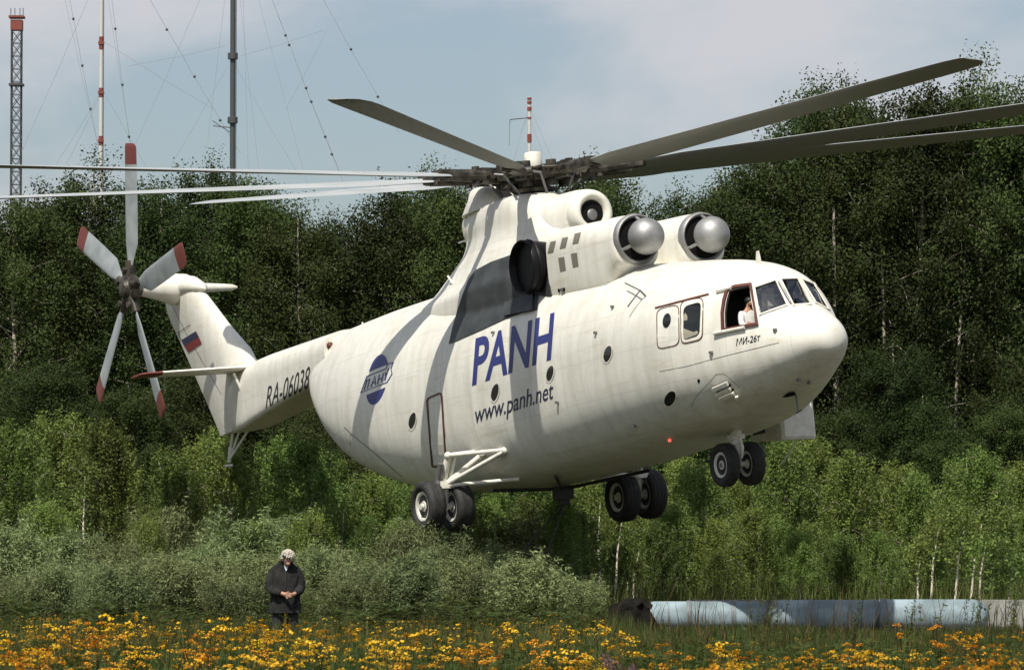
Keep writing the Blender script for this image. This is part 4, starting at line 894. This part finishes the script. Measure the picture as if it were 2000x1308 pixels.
for i in range(13):
    t = i/12*math.pi/2
    for j in range(28):
        a = 2*math.pi*j/28; k = 1+.16*math.sin(3*a+1)+.1*math.sin(7*a+i*.5); hpv.append((.52*math.sin(t)*math.cos(a)*k+(.12 if i < 6 else 0), .4*math.sin(t)*math.sin(a)*k, .66*math.cos(t)**.8*(1+.1*math.sin(5*a)*math.sin(2*t))))
hp_.add(hpv, [(i*28+j, (i+1)*28+j, (i+1)*28+(j+1) % 28, i*28+(j+1) % 28) for i in range(12) for j in range(28)])
tz = hp_.obj('covered_heap', M['tarp'], None); tz.location = (px(1226, 1200, 86).x, 86, .0); tz.scale = (1.0, 1.0, 1.15); tag(tz, 'dark rounded heap beside the left end of the blue tanks', 'heap')

# ================================================================== FOLIAGE
def unit(a): return a/np.maximum(np.linalg.norm(a, axis=-1, keepdims=True), 1e-9)
def leaves(C, N_, L, Wd, R, dz=-.5):
    n = len(C); ax = unit(R.normal(size=(n, 3))+np.array([0, 0, dz])); D = unit(ax-N_*(ax*N_).sum(1, keepdims=True)); S = np.cross(N_, D)
    L = L[:, None]; Wd = Wd[:, None]
    return np.stack([C-D*L/2, C+S*Wd/2-D*L*.06+N_*L*.05, C+D*L/2, C-S*Wd/2-D*L*.06+N_*L*.05], 1)
def crown(R, nodes, outw, per, sig, L0, W0, droop=.15, nb=.55, dz=-.5, csp=(.5, 1.3)):
    k = len(nodes); n = k*per; C = np.repeat(nodes, per, 0); O = np.repeat(outw, per, 0)
    off = np.clip(R.normal(size=(n, 3)), -1.7, 1.7)*np.array(sig); off[:, 2] -= np.abs(R.normal(size=n))*droop
    sc = np.repeat(R.uniform(*csp, k), per)[:, None]
    C = C+off*sc
    N_ = unit(O*nb+unit(off)*.45+R.normal(size=(n, 3))*.55+np.array([0, 0, .3]))
    s = R.uniform(.65, 1.35, n)
    return leaves(C, N_, L0*s, W0*s, R, dz)
def tree_parts(seed, H, cb, width, nlimb, per, sig, L0, W0, lm, bk, r0, lean=.03, top=.6, stems=1, droop=.2, sub=3, spread=(.5, .95), shape=.75, dz=-.5, nb=.38, csp=(.5, 1.3)):
    R = np.random.default_rng(seed); mb = MB(); nodes = []; outw = []
    for st_i in range(stems):
        az = R.uniform(0, 6.28); base = np.array([0, 0, 0.]) if stems == 1 else np.array([math.cos(az), math.sin(az), 0])*R.uniform(.05, .35)*width*.3
        ln = np.array([math.cos(az), math.sin(az)])*lean*(1 if stems == 1 else R.uniform(1, 4)); Hs = H*(1 if st_i == 0 else R.uniform(.6, .98)); ph = R.uniform(0, 6.28)
        def tp(z): return base+np.array([ln[0]*z+.012*H*math.sin(z*5/H+ph), ln[1]*z+.012*H*math.cos(z*4/H+ph), z])
        zz = np.linspace(0, Hs*.97, 12); mb.tube([tp(z)-np.array([0, 0, .1 if z == 0 else 0]) for z in zz], [r0*(1-z/Hs)**.8+.008*H/10 for z in zz], 8)
        nl = max(4, nlimb//stems)
        for i in range(nl):
            t = ((i+.5)/nl)**.78; z = cb+(Hs*.97-cb)*t
            prof = max(math.sin(math.pi*min(1, .12+.80*t)**shape), .02)**.6; prof = max(prof, .2)
            a = i*2.39996+R.uniform(-.5, .5)+ph; ln_ = width/2*prof*R.uniform(.6, 1.12); up = R.uniform(*spread)
            p0 = tp(z*.93); d = np.array([math.cos(a), math.sin(a), up]); d /= np.linalg.norm(d)
            p1 = p0+d*ln_*.55; p2 = p1+np.array([math.cos(a)*.9, math.sin(a)*.9, up*.35])*ln_*.5
            rr = max(.012, r0*.32*(1-t*.8)); mb.tube([p0, p1, p2], [rr, rr*.6, rr*.2], 5)
            for j in range(sub):
                s = R.uniform(.3, 1.08); q = p0+(p1-p0)*min(1, s/.55) if s < .55 else p1+(p2-p1)*(s-.55)/.45
                q2 = q+R.normal(size=3)*np.array([.2, .2, .18])*width*.36*(.4+.6*prof)
                nodes.append(q2); ax = tp(z); o_ = q2-ax; o_[2] = o_[2]*.5+.3; outw.append(o_/np.linalg.norm(o_))
                if R.random() < .95: mb.tube([q, (q+q2)/2+np.array([0, 0, .05]), q2], [rr*.35, rr*.25, .006], 4)
            nodes.append(p2); outw.append(d)
        for _ in range(3): nodes.append(tp(Hs*R.uniform(.93, 1.0))+R.normal(size=3)*.02*width); outw.append(np.array([0, 0, 1.]))
    Q = crown(R, np.array(nodes), np.array(outw), per, sig, L0, W0, droop, nb, dz)
    Q = Q[Q[:, :, 2].min(1) > .03]
    return mb.mesh('trunk', bk, angle=60), quads_mesh('crown', Q, lm)
def put(name, var, label, cat, u, Y, h, wscale=1., group=None, rz=None, lean=0):
    tr_, cr_, H0 = var; p = px(u, 1085, Y); o = thing(name, label, cat, (p.x, Y, 0), rnd.uniform(0, 6.28) if rz is None else rz, group)
    s = h/H0; o.scale = (s*wscale, s*wscale, s)
    link('trunk', tr_, o); link('crown', cr_, o); return o
FOR = []
for i in range(6):
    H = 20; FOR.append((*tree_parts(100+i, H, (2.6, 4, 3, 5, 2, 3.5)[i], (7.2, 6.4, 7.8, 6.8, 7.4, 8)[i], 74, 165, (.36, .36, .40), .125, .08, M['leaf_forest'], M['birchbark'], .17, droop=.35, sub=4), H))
YNG = []
for i in range(5): YNG.append((*tree_parts(200+i, 6, .7, (3.0, 3.4, 2.7, 3.2, 3.1)[i], 56, 62, (.085, .085, .28), .09, .05, M['leaf_young'], M['stembark'], .04, lean=.05, droop=.02, sub=5, spread=(.9, 2.0), nb=.15, dz=.2), 6))
WIL = []
for i in range(5): WIL.append((*tree_parts(300+i, 2.6, .1, (2.6, 3.0, 2.4, 3.2, 2.8)[i], 60, 66, (.085, .085, .26), .12, .03, M['leaf_willow'], M['bark'], .025, lean=.08, stems=9, droop=.02, sub=3, spread=(1.4, 3.2), shape=.5, dz=.9, nb=.15), 2.6))
LMK = ['the lattice mast', 'the left of the slim white mast', 'the slim white mast', 'the upper tail rotor blade', 'the tail rotor hub', 'the tail rotor gearbox', 'the fin top', 'the fin flag', 'the dark grey mast', 'the stabiliser root', 'the registration number', 'the end of the boom', 'the boom joint', 'the round emblem', 'the hull rear', 'the rear hull shoulder', 'the near main wheels', 'the back of the mast fairing', 'the heat panel', 'the exhaust', 'the hub cap', 'the oil cooler cowl', 'the belly hook', 'the near nacelle', 'the near engine intake', 'the far main wheels', 'the far engine intake', 'the escape door', 'the open cockpit window', 'the nose wheels', 'the windscreen', 'the nose tip', 'the port side cabin', 'the leftmost slanting stem', 'the tall birch group', 'the tallest slanting stem', 'the tank dome', 'the concrete beam end', 'the right picture edge']
LMU = [33, 120, 198, 240, 258, 310, 355, 380, 455, 490, 540, 575, 620, 735, 690, 790, 865, 905, 940, 1020, 1047, 1160, 1098, 1130, 1245, 1232, 1365, 1305, 1440, 1437, 1545, 1650, 1560, 1795, 1720, 1870, 1910, 1950, 1990]
used_l = {}
def by_mark(u, text, relation='in line with'):
    used = used_l.setdefault(text, set()); k = min((i for i in range(len(LMK)) if i not in used), key=lambda i: abs(LMU[i]-u)); used.add(k)
    return '%s %s %s' % (text, relation, LMK[k])
def hgt(v, Y): return EYE+(HOR-v)/FPX*Y
FT_ = [(35, 352, 150, 'forest tree at the far left rising behind the lattice mast foot'), (115, 345, 157, 'round topped forest tree between lattice mast and slim white mast'), (185, 306, 152, 'forest tree directly below the slim white banded mast'),
       (262, 340, 158, 'forest tree behind the upper tail rotor blade'), (335, 345, 150, 'forest tree right of the tail rotor with lighter foliage'), (412, 296, 156, 'pointed forest tree left of the dark grey mast foot'), (478, 312, 151, 'forest tree standing at the dark grey mast foot'),
       (535, 350, 157, 'forest tree right of the dark grey mast foot'), (600, 395, 150, 'lower forest tree left of the dip in the treeline'), (668, 398, 156, 'low forest tree at the dip in the treeline'), (730, 345, 151, 'forest tree behind the left rotor blades near the mast fairing'),
       (800, 306, 157, 'forest tree whose top shows above the left rotor blades'), (868, 335, 150, 'forest tree just left of the rotor mast fairing'), (945, 350, 158, 'forest tree hidden behind the rotor hub'), (1030, 345, 153, 'forest tree behind the mast fairing and rotor hub'),
       (1128, 286, 157, 'forest tree peeping over the blade roots right of the hub'), (1215, 345, 151, 'forest tree above the near engine intake'), (1295, 345, 157, 'forest tree above the gap between engine intakes'), (1378, 338, 150, 'forest tree above the far engine intake'), (1450, 330, 156, 'forest tree behind the cockpit roof antenna'),
       (1508, 268, 150, 'small topped forest tree left of the tall birch group'), (1578, 176, 154, 'tall birch crossed by the raised forward rotor blade'), (1650, 190, 149, 'tall birch with bare white trunk right of the windscreen'), (1722, 205, 156, 'tall birch between the two highest crowns at right'),
       (1790, 166, 150, 'very tall birch right of the raised blade tip'), (1850, 185, 157, 'tall birch second from the right edge'), (1905, 156, 151, 'tallest birch near the right edge'), (1965, 205, 156, 'tall birch cut by the right picture edge'), (2030, 220, 152, 'tall birch mostly outside the right picture edge')]
for i, (u, v, Y, lb) in enumerate(FT_):
    put('forest_tree', FOR[i % 6], lb, 'tree', u, Y, hgt(v, Y)*(1.0 if v > 250 else 1.05), rnd.uniform(.95, 1.15) if v > 250 else rnd.uniform(.85, 1.0), 'forest trees behind the helicopter')
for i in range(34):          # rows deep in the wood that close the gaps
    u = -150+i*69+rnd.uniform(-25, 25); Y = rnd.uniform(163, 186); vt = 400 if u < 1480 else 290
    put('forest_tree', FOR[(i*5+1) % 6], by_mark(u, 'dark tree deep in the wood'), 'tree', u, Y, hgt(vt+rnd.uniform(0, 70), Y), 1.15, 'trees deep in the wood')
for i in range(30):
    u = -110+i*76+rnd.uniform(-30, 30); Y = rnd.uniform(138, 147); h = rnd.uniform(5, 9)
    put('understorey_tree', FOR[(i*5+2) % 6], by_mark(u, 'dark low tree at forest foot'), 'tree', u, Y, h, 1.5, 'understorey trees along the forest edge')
YT = [(40, 848, 112, 'young birch at the left picture edge below the tail rotor'), (112, 835, 118, 'young birch with pale stem second from the left edge'), (188, 842, 113, 'bright young birch below the lower tail rotor blade'), (238, 905, 120, 'young birch left of the dark gap in the thicket'),
      (345, 900, 113, 'young birch right of the dark gap in the thicket'), (400, 862, 119, 'young birch just left of the tail bumper'), (462, 880, 114, 'young birch right behind the tail bumper'), (530, 872, 120, 'young birch below the registration number'), (590, 880, 113, 'leafy young birch above the standing man'),
      (655, 905, 119, 'young birch with thin white stem right of the man'), (720, 935, 113, 'young birch below the rear of the hull'), (790, 960, 120, 'young birch left of the near main wheels'), (945, 985, 116, 'young birch right of the near main wheels'), (1030, 985, 121, 'young birch below the belly hook'),
      (1115, 960, 115, 'young birch between sling and far main wheels'), (1320, 905, 118, 'young birch between far main wheels and nose wheels'), (1385, 925, 113, 'young birch below the nose wheels'), (1450, 950, 119, 'young birch right of the nose wheels'), (1525, 880, 114, 'young poplar below the port side cabin'),
      (1600, 872, 119, 'young poplar with upright twigs right of the port side cabin'), (1672, 905, 113, 'young birch left of the slanting white stems'), (1745, 925, 118, 'young birch with pale upright stem right of centre thicket'), (1800, 940, 113, 'young birch above the slanting white stems'), (1870, 915, 119, 'bright young birch above the domed tank'), (1935, 900, 114, 'bright young birch at the right edge above the concrete'), (1990, 925, 118, 'young birch cut by the right picture edge'),
      (870, 985, 119, 'young birch directly behind the near main wheels'), (1205, 985, 120, 'young birch behind the far main wheels')]
for i, (u, v, Y, lb) in enumerate(YT): put('young_birch', YNG[i % 5], lb, 'tree', u, Y, hgt(v, Y)*1.04, 1.05, 'young birches in front of the forest')
for i in range(26):
    u = -90+i*88+rnd.uniform(-30, 30)
    if 255 < u < 315: continue
    Y = rnd.uniform(123, 130); put('young_birch', YNG[(i*3+1) % 5], by_mark(u, 'half hidden young birch'), 'tree', u, Y, hgt(rnd.uniform(900, 1030), Y), 1.2, 'second row of young birches')
# bare slanting birch stems standing clear of the foliage
def stem(u0, v0, u1, v1, Y, lb, r=.034):
    a = px(u0, v0, Y); b = px(u1, v1, Y); a.z = max(a.z, 0) if v0 < 1200 else 0.; o = thing('birch_sapling', lb, 'tree', (a.x, Y, 0), 0, 'white birch stems')
    d = b-Vector((a.x, Y, 0)); pts = [Vector((0, 0, -.05)), d*.3+Vector((.04, 0, .0)), d*.65+Vector((-.03, 0, 0)), d]
    s = MB().tube(pts, [r, r*.85, r*.65, r*.3], 8).obj('trunk', M['stembark'] if Y < 140 else M['birchbark'], o)
    if u0 < 700: r = .022
    if Y < 140:
        RR_ = np.random.default_rng(int(u0*7+v1)); dv = np.array(d); nd = np.array([dv*t+RR_.normal(size=3)*np.array([.22, .2, .12]) for t in np.linspace(.72, 1.12, 9)]); ow = unit(RR_.normal(size=(9, 3))+np.array([0, -.3, .6]))
        link('foliage', quads_mesh('foliage', crown(RR_, nd, ow, 70, (.13, .13, .22), .085, .05, .05, .15, .1), M['leaf_young']), o)
    tw = MB()
    for k in range(5): q = d*rnd.uniform(.55, .95); tw.tube([q, q+Vector((rnd.uniform(-.25, .25), rnd.uniform(-.2, .2), rnd.uniform(.15, .4)))], [.012, .004], 4)
    tag(tw.obj('twigs', M['bark'], s), kind='stuff')
for a in ((1168, 1212, 1172, 985, 109, 'straight white birch stem below the far main wheels'), (1193, 1200, 1216, 1010, 110, 'white birch stem leaning right below the far main wheels'), (1163, 1222, 1142, 1090, 108, 'short thin birch stem leaning left of the straight stem'), (1228, 1150, 1248, 1078, 112, 'short birch stem leaning right above the dark heap'), (1218, 1150, 1233, 1065, 113, 'thin birch stem second behind the dark heap'),
          (1395, 1172, 1438, 1062, 110, 'white stem leaning far right below the nose wheels'), (1360, 1172, 1376, 1112, 111, 'short stem left of the leaning stem below the nose wheels'), (1418, 1172, 1446, 1122, 109, 'short steep stem right of the leaning stem below the nose wheels'), (1785, 1170, 1800, 1072, 100, 'leftmost slanting white stem behind the domed tank'), (1808, 1170, 1834, 1030, 102, 'second slanting white stem behind the domed tank'),
          (1853, 1170, 1886, 1022, 101, 'tallest slanting white stem behind the domed tank'), (1884, 1170, 1918, 1022, 103, 'fourth slanting white stem behind the domed tank'), (1903, 1170, 1925, 1066, 100, 'fifth slanting white stem behind the domed tank'), (1962, 1170, 1982, 1098, 101, 'slanting white stem at the right picture edge'), (72, 1060, 74, 968, 104, 'upright pale stem at the left edge below the tail rotor'), (116, 1064, 118, 1004, 105, 'short pale stem left of the silver bush'), (164, 1020, 166, 930, 106, 'pale stem in the bright left birch'),
          (668, 1050, 672, 990, 103, 'thin white stem right of the standing man'), (586, 1080, 588, 1000, 103, 'thin white stem just above the man')): stem(*a)
stem(1640, 1080, 1628, 400, 148.2, 'bare white birch trunk right of the cockpit windscreen', .13); stem(1744, 1000, 1722, 480, 149, 'dim slender birch trunk behind the right forest edge', .1)
stem(1842, 1000, 1890, 420, 149.5, 'leaning dim birch trunk high in the right forest', .08); stem(630, 900, 632, 600, 149, 'pale dead trunk behind the boom joint', .1)
WB = [(45, 1050, 92, 'silvery willow bush at the left picture edge'), (110, 1062, 95, 'silvery willow bush left of the upright shoots'), (175, 1100, 90, 'low grey green willow below the dark gap'), (232, 1068, 94, 'willow bush with upright shoots below the tail rotor'), (300, 1115, 91, 'low willow right of the upright shoots'), (365, 1092, 95, 'willow bush left of the man at mid distance'), (425, 1078, 91, 'broad willow bush left of the man'), (488, 1095, 94, 'willow bush touching the left of the man'),
      (610, 1085, 92, 'bright willow bush touching the right of the man'), (668, 1078, 96, 'rounded willow bush right of the man'), (728, 1098, 91, 'low willow below the rear hull'), (790, 1062, 95, 'willow bush below the near main wheels'), (850, 1045, 92, 'tall willow bush right below the near main wheels'), (912, 1052, 96, 'willow bush right of the tall willow'), (968, 1068, 91, 'willow bush behind the sling ropes'), (1030, 1080, 97, 'willow bush right behind the hook block'), (1090, 1085, 93, 'willow bush left of the white birch stems'),
      (1300, 1085, 104, 'willow bush right of the white birch stems'), (1480, 1075, 106, 'willow bush behind the middle tank'), (1560, 1060, 105, 'willow bush behind the middle tank band'), (1640, 1068, 107, 'willow bush left of the slanting stems'), (1725, 1085, 106, 'dim willow bush at the foot of slanting stems'), (1820, 1100, 108, 'low willow among the slanting stems'), (1940, 1095, 107, 'low willow at the right edge above the concrete'), (1400, 1095, 107, 'low willow at the foot of the leaning stem')]
for i, (u, v, Y, lb) in enumerate(WB):
    if u < 1150 and i % 3 == 1: put('young_birch', YNG[(i+2) % 5], lb.replace('silvery ', '').replace('grey green ', '').replace('willow bush', 'birch sapling').replace('willow', 'birch sapling'), 'tree', u, Y+6, hgt(v-70+rnd.uniform(-45, 40), Y+6), rnd.uniform(.9, 1.15), 'birch saplings between the willows')
    elif u < 1150: put('willow_bush', WIL[i % 5], lb, 'bush', u, Y, hgt(v+rnd.uniform(-22, 18), Y), rnd.uniform(.85, 1.35), 'willow bushes in front of the thicket')
    else: put('young_birch', YNG[i % 5], lb.replace('willow bush', 'young birch').replace('low willow', 'low young birch').replace('dim young', 'shaded young'), 'tree', u, Y, hgt(v-45+rnd.uniform(-40, 30), Y), 1.2, 'low young birches behind the tanks')
for i in range(24):
    u = -10+i*88+rnd.uniform(-25, 25); Y = rnd.uniform(98, 104) if u < 1150 else rnd.uniform(109, 112)
    if u > 1150 or i % 2: put('young_birch', YNG[(i*2+1) % 5], by_mark(u, 'low young birch between the bushes'), 'tree', u, Y, hgt(rnd.uniform(985, 1075), Y), 1.25, 'low young birches between the bushes')
    else: put('willow_bush', WIL[(i*2+1) % 5], by_mark(u, 'half hidden willow bush'), 'bush', u, Y, hgt(rnd.uniform(1010, 1090), Y), 1.2, 'second row of willow bushes')

for i in range(30):
    u = -10+i*41+rnd.uniform(-18, 18)
    if u > 1165: continue
    Y = rnd.uniform(73, 87)
    if abs(u-557) < 55: Y = rnd.uniform(82, 88)
    put('willow_clump', WIL[(i*3+2) % 5], by_mark(u, 'low willow clump at meadow edge'), 'bush', u, Y, hgt(rnd.uniform(1095, 1150), Y), rnd.uniform(.9, 1.5), 'low willow clumps at the meadow edge')
# ================================================================== MEADOW
def blade_quads(R, n, X, Y, h, w, lean):
    a = R.uniform(0, 6.28, n); d = np.stack([np.cos(a), np.sin(a), np.zeros(n)], 1); s = np.stack([-np.sin(a), np.cos(a), np.zeros(n)], 1)*w[:, None]
    b = np.stack([X, Y, np.zeros(n)], 1); m = b+d*(lean*h*.3)[:, None]+np.array([0, 0, 1])*(h*.55)[:, None]; t = b+d*(lean*h)[:, None]+np.array([0, 0, 1])*h[:, None]
    q1 = np.stack([b-s, b+s, m+s*.7, m-s*.7], 1); q2 = np.stack([m-s*.7, m+s*.7, t+s*.1, t-s*.1], 1); return np.concatenate([q1, q2])
def field(R, n, y0, y1, margin=1.06):
    Y = np.sqrt(R.uniform(y0**2, y1**2, n)); X = R.uniform(-1, 1, n)*(Y*(1000/FPX)*margin+1.2); return X, Y
R = np.random.default_rng(5)
def low(X, Y):
    'the meadow is lower on the right, where the tanks lie'
    u = 1000+X/Y*FPX; a = np.clip((u-1180)/120, 0, 1)*np.clip((Y-34)/16, 0, 1)
    a = a*(1+.17*np.clip((u-1560)/100, 0, 1))
    return 1-.72*a-.34*np.clip((Y-40)/24, 0, 1)*(1-a)
n = 135000; X, Y = field(R, n, 24, 92); h = R.uniform(.35, .92, n)*(1-.15*np.sin(X*1.3+Y*.4))*low(X, Y); tag(link('meadow_grass', quads_mesh('meadow_grass', blade_quads(R, n, X, Y, h, R.uniform(.004, .010, n), R.uniform(.05, .5, n)), M['leaf_meadow'])), 'dense green brown meadow grass across the foreground', 'grass', kind='stuff')
n = 7000; X, Y = field(R, n, 45, 92); h = R.uniform(.55, 1.12, n)*(1+.3*np.clip((Y-70)/15, 0, 1))*np.where(R.random(n) < .22, .8, low(X, Y)); tag(link('dry_stalks', quads_mesh('dry_stalks', blade_quads(R, n, X, Y, h, R.uniform(.004, .010, n), R.uniform(.05, .6, n)), M['stalk'])), 'brown dry weed stalks behind the yellow flowers', 'weeds', kind='stuff')
n = 12000; X, Y = field(R, n, 92, 125, 1.1); h = R.uniform(.5, 1.2, n); tag(link('thicket_undergrowth', quads_mesh('thicket_undergrowth', blade_quads(R, n, X, Y, h, R.uniform(.01, .02, n), R.uniform(.05, .5, n)), M['leaf_meadow'])), 'rough undergrowth at the foot of the bushes', 'undergrowth', kind='stuff')
def flower_plant(seed, H, heads, spread, detail=True):
    R = np.random.default_rng(seed); st_ = MB(); Q = []; F = []
    forks = []
    nst = R.integers(2, 4)
    for k in range(nst):
        b = R.normal(size=2)*.04; tip = np.array([*(b+R.normal(size=2)*.09), H*R.uniform(.72, .9)]); st_.tube([(b[0], b[1], -.02), ((b[0]+tip[0])/2, (b[1]+tip[1])/2, tip[2]*.5), tip], [.006, .005, .004], 4, False)
        for j in range(heads):
            hd = tip+np.array([*(R.normal(size=2)*spread), H*R.uniform(.04, .2)]); st_.tube([tip, hd], [.003, .0025], 3, False); F.append(hd)
        nlf = 16
        t = R.uniform(.12, .95, nlf); c = np.outer(1-t, [b[0], b[1], 0])+np.outer(t, tip); a = R.uniform(0, 6.28, nlf); ln = R.uniform(.07, .16, nlf)
        d = np.stack([np.cos(a), np.sin(a), R.uniform(-.1, .7, nlf)], 1); d = unit(d)
        s = unit(np.cross(d, [0, 0, 1.]))*.018
        e = c+d*ln[:, None]
        Q.append(np.stack([c, (c+e)/2+s, e-[0, 0, .02], (c+e)/2-s], 1))
        # side leaflets
        for fr_ in (.35, .6, .82):
            for sg in (-1, 1):
                p0 = c+d*(ln*fr_)[:, None]; p1 = p0+(s*sg*2.4+d*.02); Q.append(np.stack([p0, (p0+p1)/2+d*.006, p1, (p0+p1)/2-d*.006], 1))
    fl = []
    for hd in F:
        nb = 16 if detail else 4; rr = R.uniform(.022, .045)
        ang = R.uniform(0, 6.28, nb); rad = np.sqrt(R.uniform(0, 1, nb))*rr; c = hd+np.stack([np.cos(ang)*rad, np.sin(ang)*rad, -(rad/rr)**2*.012+R.normal(size=nb)*.004], 1)
        s = (.0078 if detail else .017)
        nrm = unit(R.normal(size=(nb, 3))*.35+[0, -.3, 1]); u = unit(np.cross(nrm, [1, .1, 0])); w = np.cross(nrm, u)
        fl.append(np.stack([c-u*s-w*s*.2, c-w*s+u*s*.1, c+u*s+w*s*.2, c+w*s-u*s*.1], 1))
        fl.append(np.stack([c-u*s, c-w*s, c-nrm*s*1.2+w*s*.3, c-nrm*s*1.2-u*s*.4], 1))
        # soft underside
    return st_, np.concatenate(Q), (np.concatenate(fl) if fl else None)
PV = []
for i in range(8):
    s_, q_, f_ = flower_plant(500+i, .88, 3+i % 3, .055); PV.append((s_.mesh('stem', M['stalk']), quads_mesh('leaves', q_, M['leaf_meadow']), quads_mesh('flower_heads', f_, M['petal'])))
for k in range(165):
    while True:
        Yp = math.sqrt(rnd.uniform(26.2**2, 37**2)); Xp = rnd.uniform(-1, 1)*Yp*1000/FPX*1.02
        dens = .5+.5*math.sin(Xp*2.6+1.3)*math.sin(Yp*1.1+Xp*.9)
        if dens > rnd.uniform(.25, .75): break
    v = PV[rnd.randrange(8)]
    o = thing('tansy_plant', 'yellow flowering tansy plant in the nearest rows of the meadow', 'flower', (Xp, Yp, 0), rnd.uniform(0, 6.28), 'nearest yellow flowers'); s = rnd.uniform(.8, 1.08); o.scale = (s, s, s*rnd.uniform(.9, 1.08))
    link('stem', v[0], o); tag(link('leaves', v[1], o), kind='stuff'); tag(link('flower_heads', v[2], o), kind='stuff')
# leafy weeds between the nearest flowers
GW = [flower_plant(650+i, .86, 0, .06)[1] for i in range(6)]; QG = []; R = np.random.default_rng(21)
for k in range(2100):
    Yp = math.sqrt(R.uniform(25**2, 44**2)); Xp = R.uniform(-1, 1)*(Yp*1000/FPX*1.04+1.2); a = R.uniform(0, 6.28); sc = R.uniform(.75, 1.12); ca, sa = math.cos(a)*sc, math.sin(a)*sc
    QG.append(GW[k % 6]@np.array([[ca, -sa, 0], [sa, ca, 0], [0, 0, sc]]).T+np.array([Xp, Yp, 0]))
for k in range(700):
    Yp = math.sqrt(R.uniform(56**2, 96**2)); Xp = R.uniform(-1, 1)*Yp*1000/FPX*1.04; a = R.uniform(0, 6.28); sc = R.uniform(.8, 1.4)*(.45+.55*float(low(Xp, Yp)) if Xp/Yp > .02 else 1.); ca, sa = math.cos(a)*sc*1.5, math.sin(a)*sc*1.5
    if Xp/Yp > .02: ca, sa, sc = ca*.5, sa*.5, sc*.5
    if abs(Xp-man.location.x) < .5 and Yp < 64.6: continue
    QG.append(GW[k % 6]@np.array([[ca, -sa, 0], [sa, ca, 0], [0, 0, sc]]).T+np.array([Xp, Yp, 0]))
tag(link('leafy_weeds', quads_mesh('leafy_weeds', np.concatenate(QG), M['leaf_meadow'])), 'leafy green weeds between and behind the yellow flowers', 'weeds', kind='stuff')
# the farther flowers: one mass
FV = [flower_plant(600+i, .85, 3+i % 3, .06, False) for i in range(6)]
QL = []; QF = []; QS = []
R = np.random.default_rng(9)
for k in range(3000):
    Yp = math.sqrt(R.uniform(36**2, 74**2)); Xp = R.uniform(-1, 1)*(Yp*1000/FPX*1.04+1.2)
    if k >= 2880: Yp = R.uniform(26.5, 37); Xp = (Yp*1000/FPX*1.03+R.uniform(0, 1.2))*(1 if k % 2 else -1)
    if abs(Xp-man.location.x) < .32 and abs(Yp-64) < .4: continue
    pres = math.sin(Xp*.8+Yp*.23)+math.sin(Yp*.41-Xp*.5); s_, q_, f_ = FV[k % 6]; a = R.uniform(0, 6.28); sc = R.uniform(.72, 1.12)*float(low(Xp, Yp)); ca, sa = math.cos(a)*sc, math.sin(a)*sc
    T = np.array([[ca, -sa, 0], [sa, ca, 0], [0, 0, sc*R.uniform(.9, 1.1)]]); of = np.array([Xp, Yp, 0])
    QL.append(q_@T.T+of)
    if pres > -.3 and R.random() < (.5 if Yp < 52 else .3): QF.append(f_@T.T+of)
    sv = np.array(s_.v)@T.T+of; QS.append(sv[np.array([f for f in s_.f if len(f) == 4])])
tag(link('flower_leaves', quads_mesh('flower_leaves', np.concatenate(QL), M['leaf_meadow'])), 'dense leaves of the farther flowering meadow', 'leaves', kind='stuff')
tag(link('flower_stems', quads_mesh('flower_stems', np.concatenate(QS), M['stalk'])), 'brown stems of the farther meadow flowers', 'stems', kind='stuff')
tag(link('yellow_flowers', quads_mesh('yellow_flowers', np.concatenate(QF), M['petal'])), 'mass of yellow flower heads in the farther meadow', 'flowers', kind='stuff')
# tall dark weeds before the tanks and one purple thistle
for i, (u, Yw, hw_) in enumerate(((1768, 62, 1.02), (1810, 60, 1.0), (1880, 61, 1.08), (1905, 64, 1.0), (1960, 60, 1.05), (1478, 66, 1.0), (1465, 70, 1.0), (1660, 64, .95), (860, 66, 1.1), (300, 62, .98), (395, 66, 1.0))):
    RR = np.random.default_rng(700+i); o = thing('tall_weed', ['tall dark weed leaning right before the domed tank', 'slender dark weed left of the domed tank end', 'leaning weed crossing the domed tank', 'weed in front of the tank dome', 'weed before the concrete at the right edge', 'bushy dark weed between the left and middle tanks', 'second dark weed between the left and middle tanks', 'thin weed before the middle tank', 'pale weed below the near main wheels', 'brown weed left of the man near the dark gap', 'brown weed nearest to the left of the man'][i], 'weed', (px(u, 1085, Yw).x, Yw, 0), 0, 'tall weeds in the meadow')
    sm = MB(); qs = []
    for k in range(3):
        tip = np.array([RR.normal()*.12+.16, RR.normal()*.1, hw_*RR.uniform(.8, 1.05)]); sm.tube([(k*.04-.04, 0, -.02), tip*.55+np.array([-.02, 0, 0]), tip], [.008, .006, .003], 4)
        m_ = 60; t = RR.uniform(.25, 1, m_); c = np.outer(t, tip); nn = unit(RR.normal(size=(m_, 3))); qs.append(leaves(c+RR.normal(size=(m_, 3))*.02, nn, RR.uniform(.04, .09, m_), RR.uniform(.012, .02, m_), RR))
    sm.obj('stem', M['stalk'], o); link('leaves', quads_mesh('leaves', np.concatenate(qs), M['leaf_meadow']), o)
th_ = thing('thistle', 'dull purple flowering weed at the bottom edge right of centre', 'weed', (px(1205, 1085, 27.5).x, 27.5, 0))
RR = np.random.default_rng(77); sm = MB(); qs = []
for k in range(9):
    tip = np.array([RR.normal()*.06, RR.normal()*.05, RR.uniform(.86, .97)]); sm.tube([(0, 0, -.02), tip*.6, tip], [.006, .005, .003], 4); m_ = 26; qs.append(leaves(tip+RR.normal(size=(m_, 3))*.014, unit(RR.normal(size=(m_, 3))), np.full(m_, .018), np.full(m_, .01), RR))
sm.obj('stem', M['stalk'], th_); link('flower_heads', quads_mesh('flower_heads', np.concatenate(qs), M['thistle']), th_)
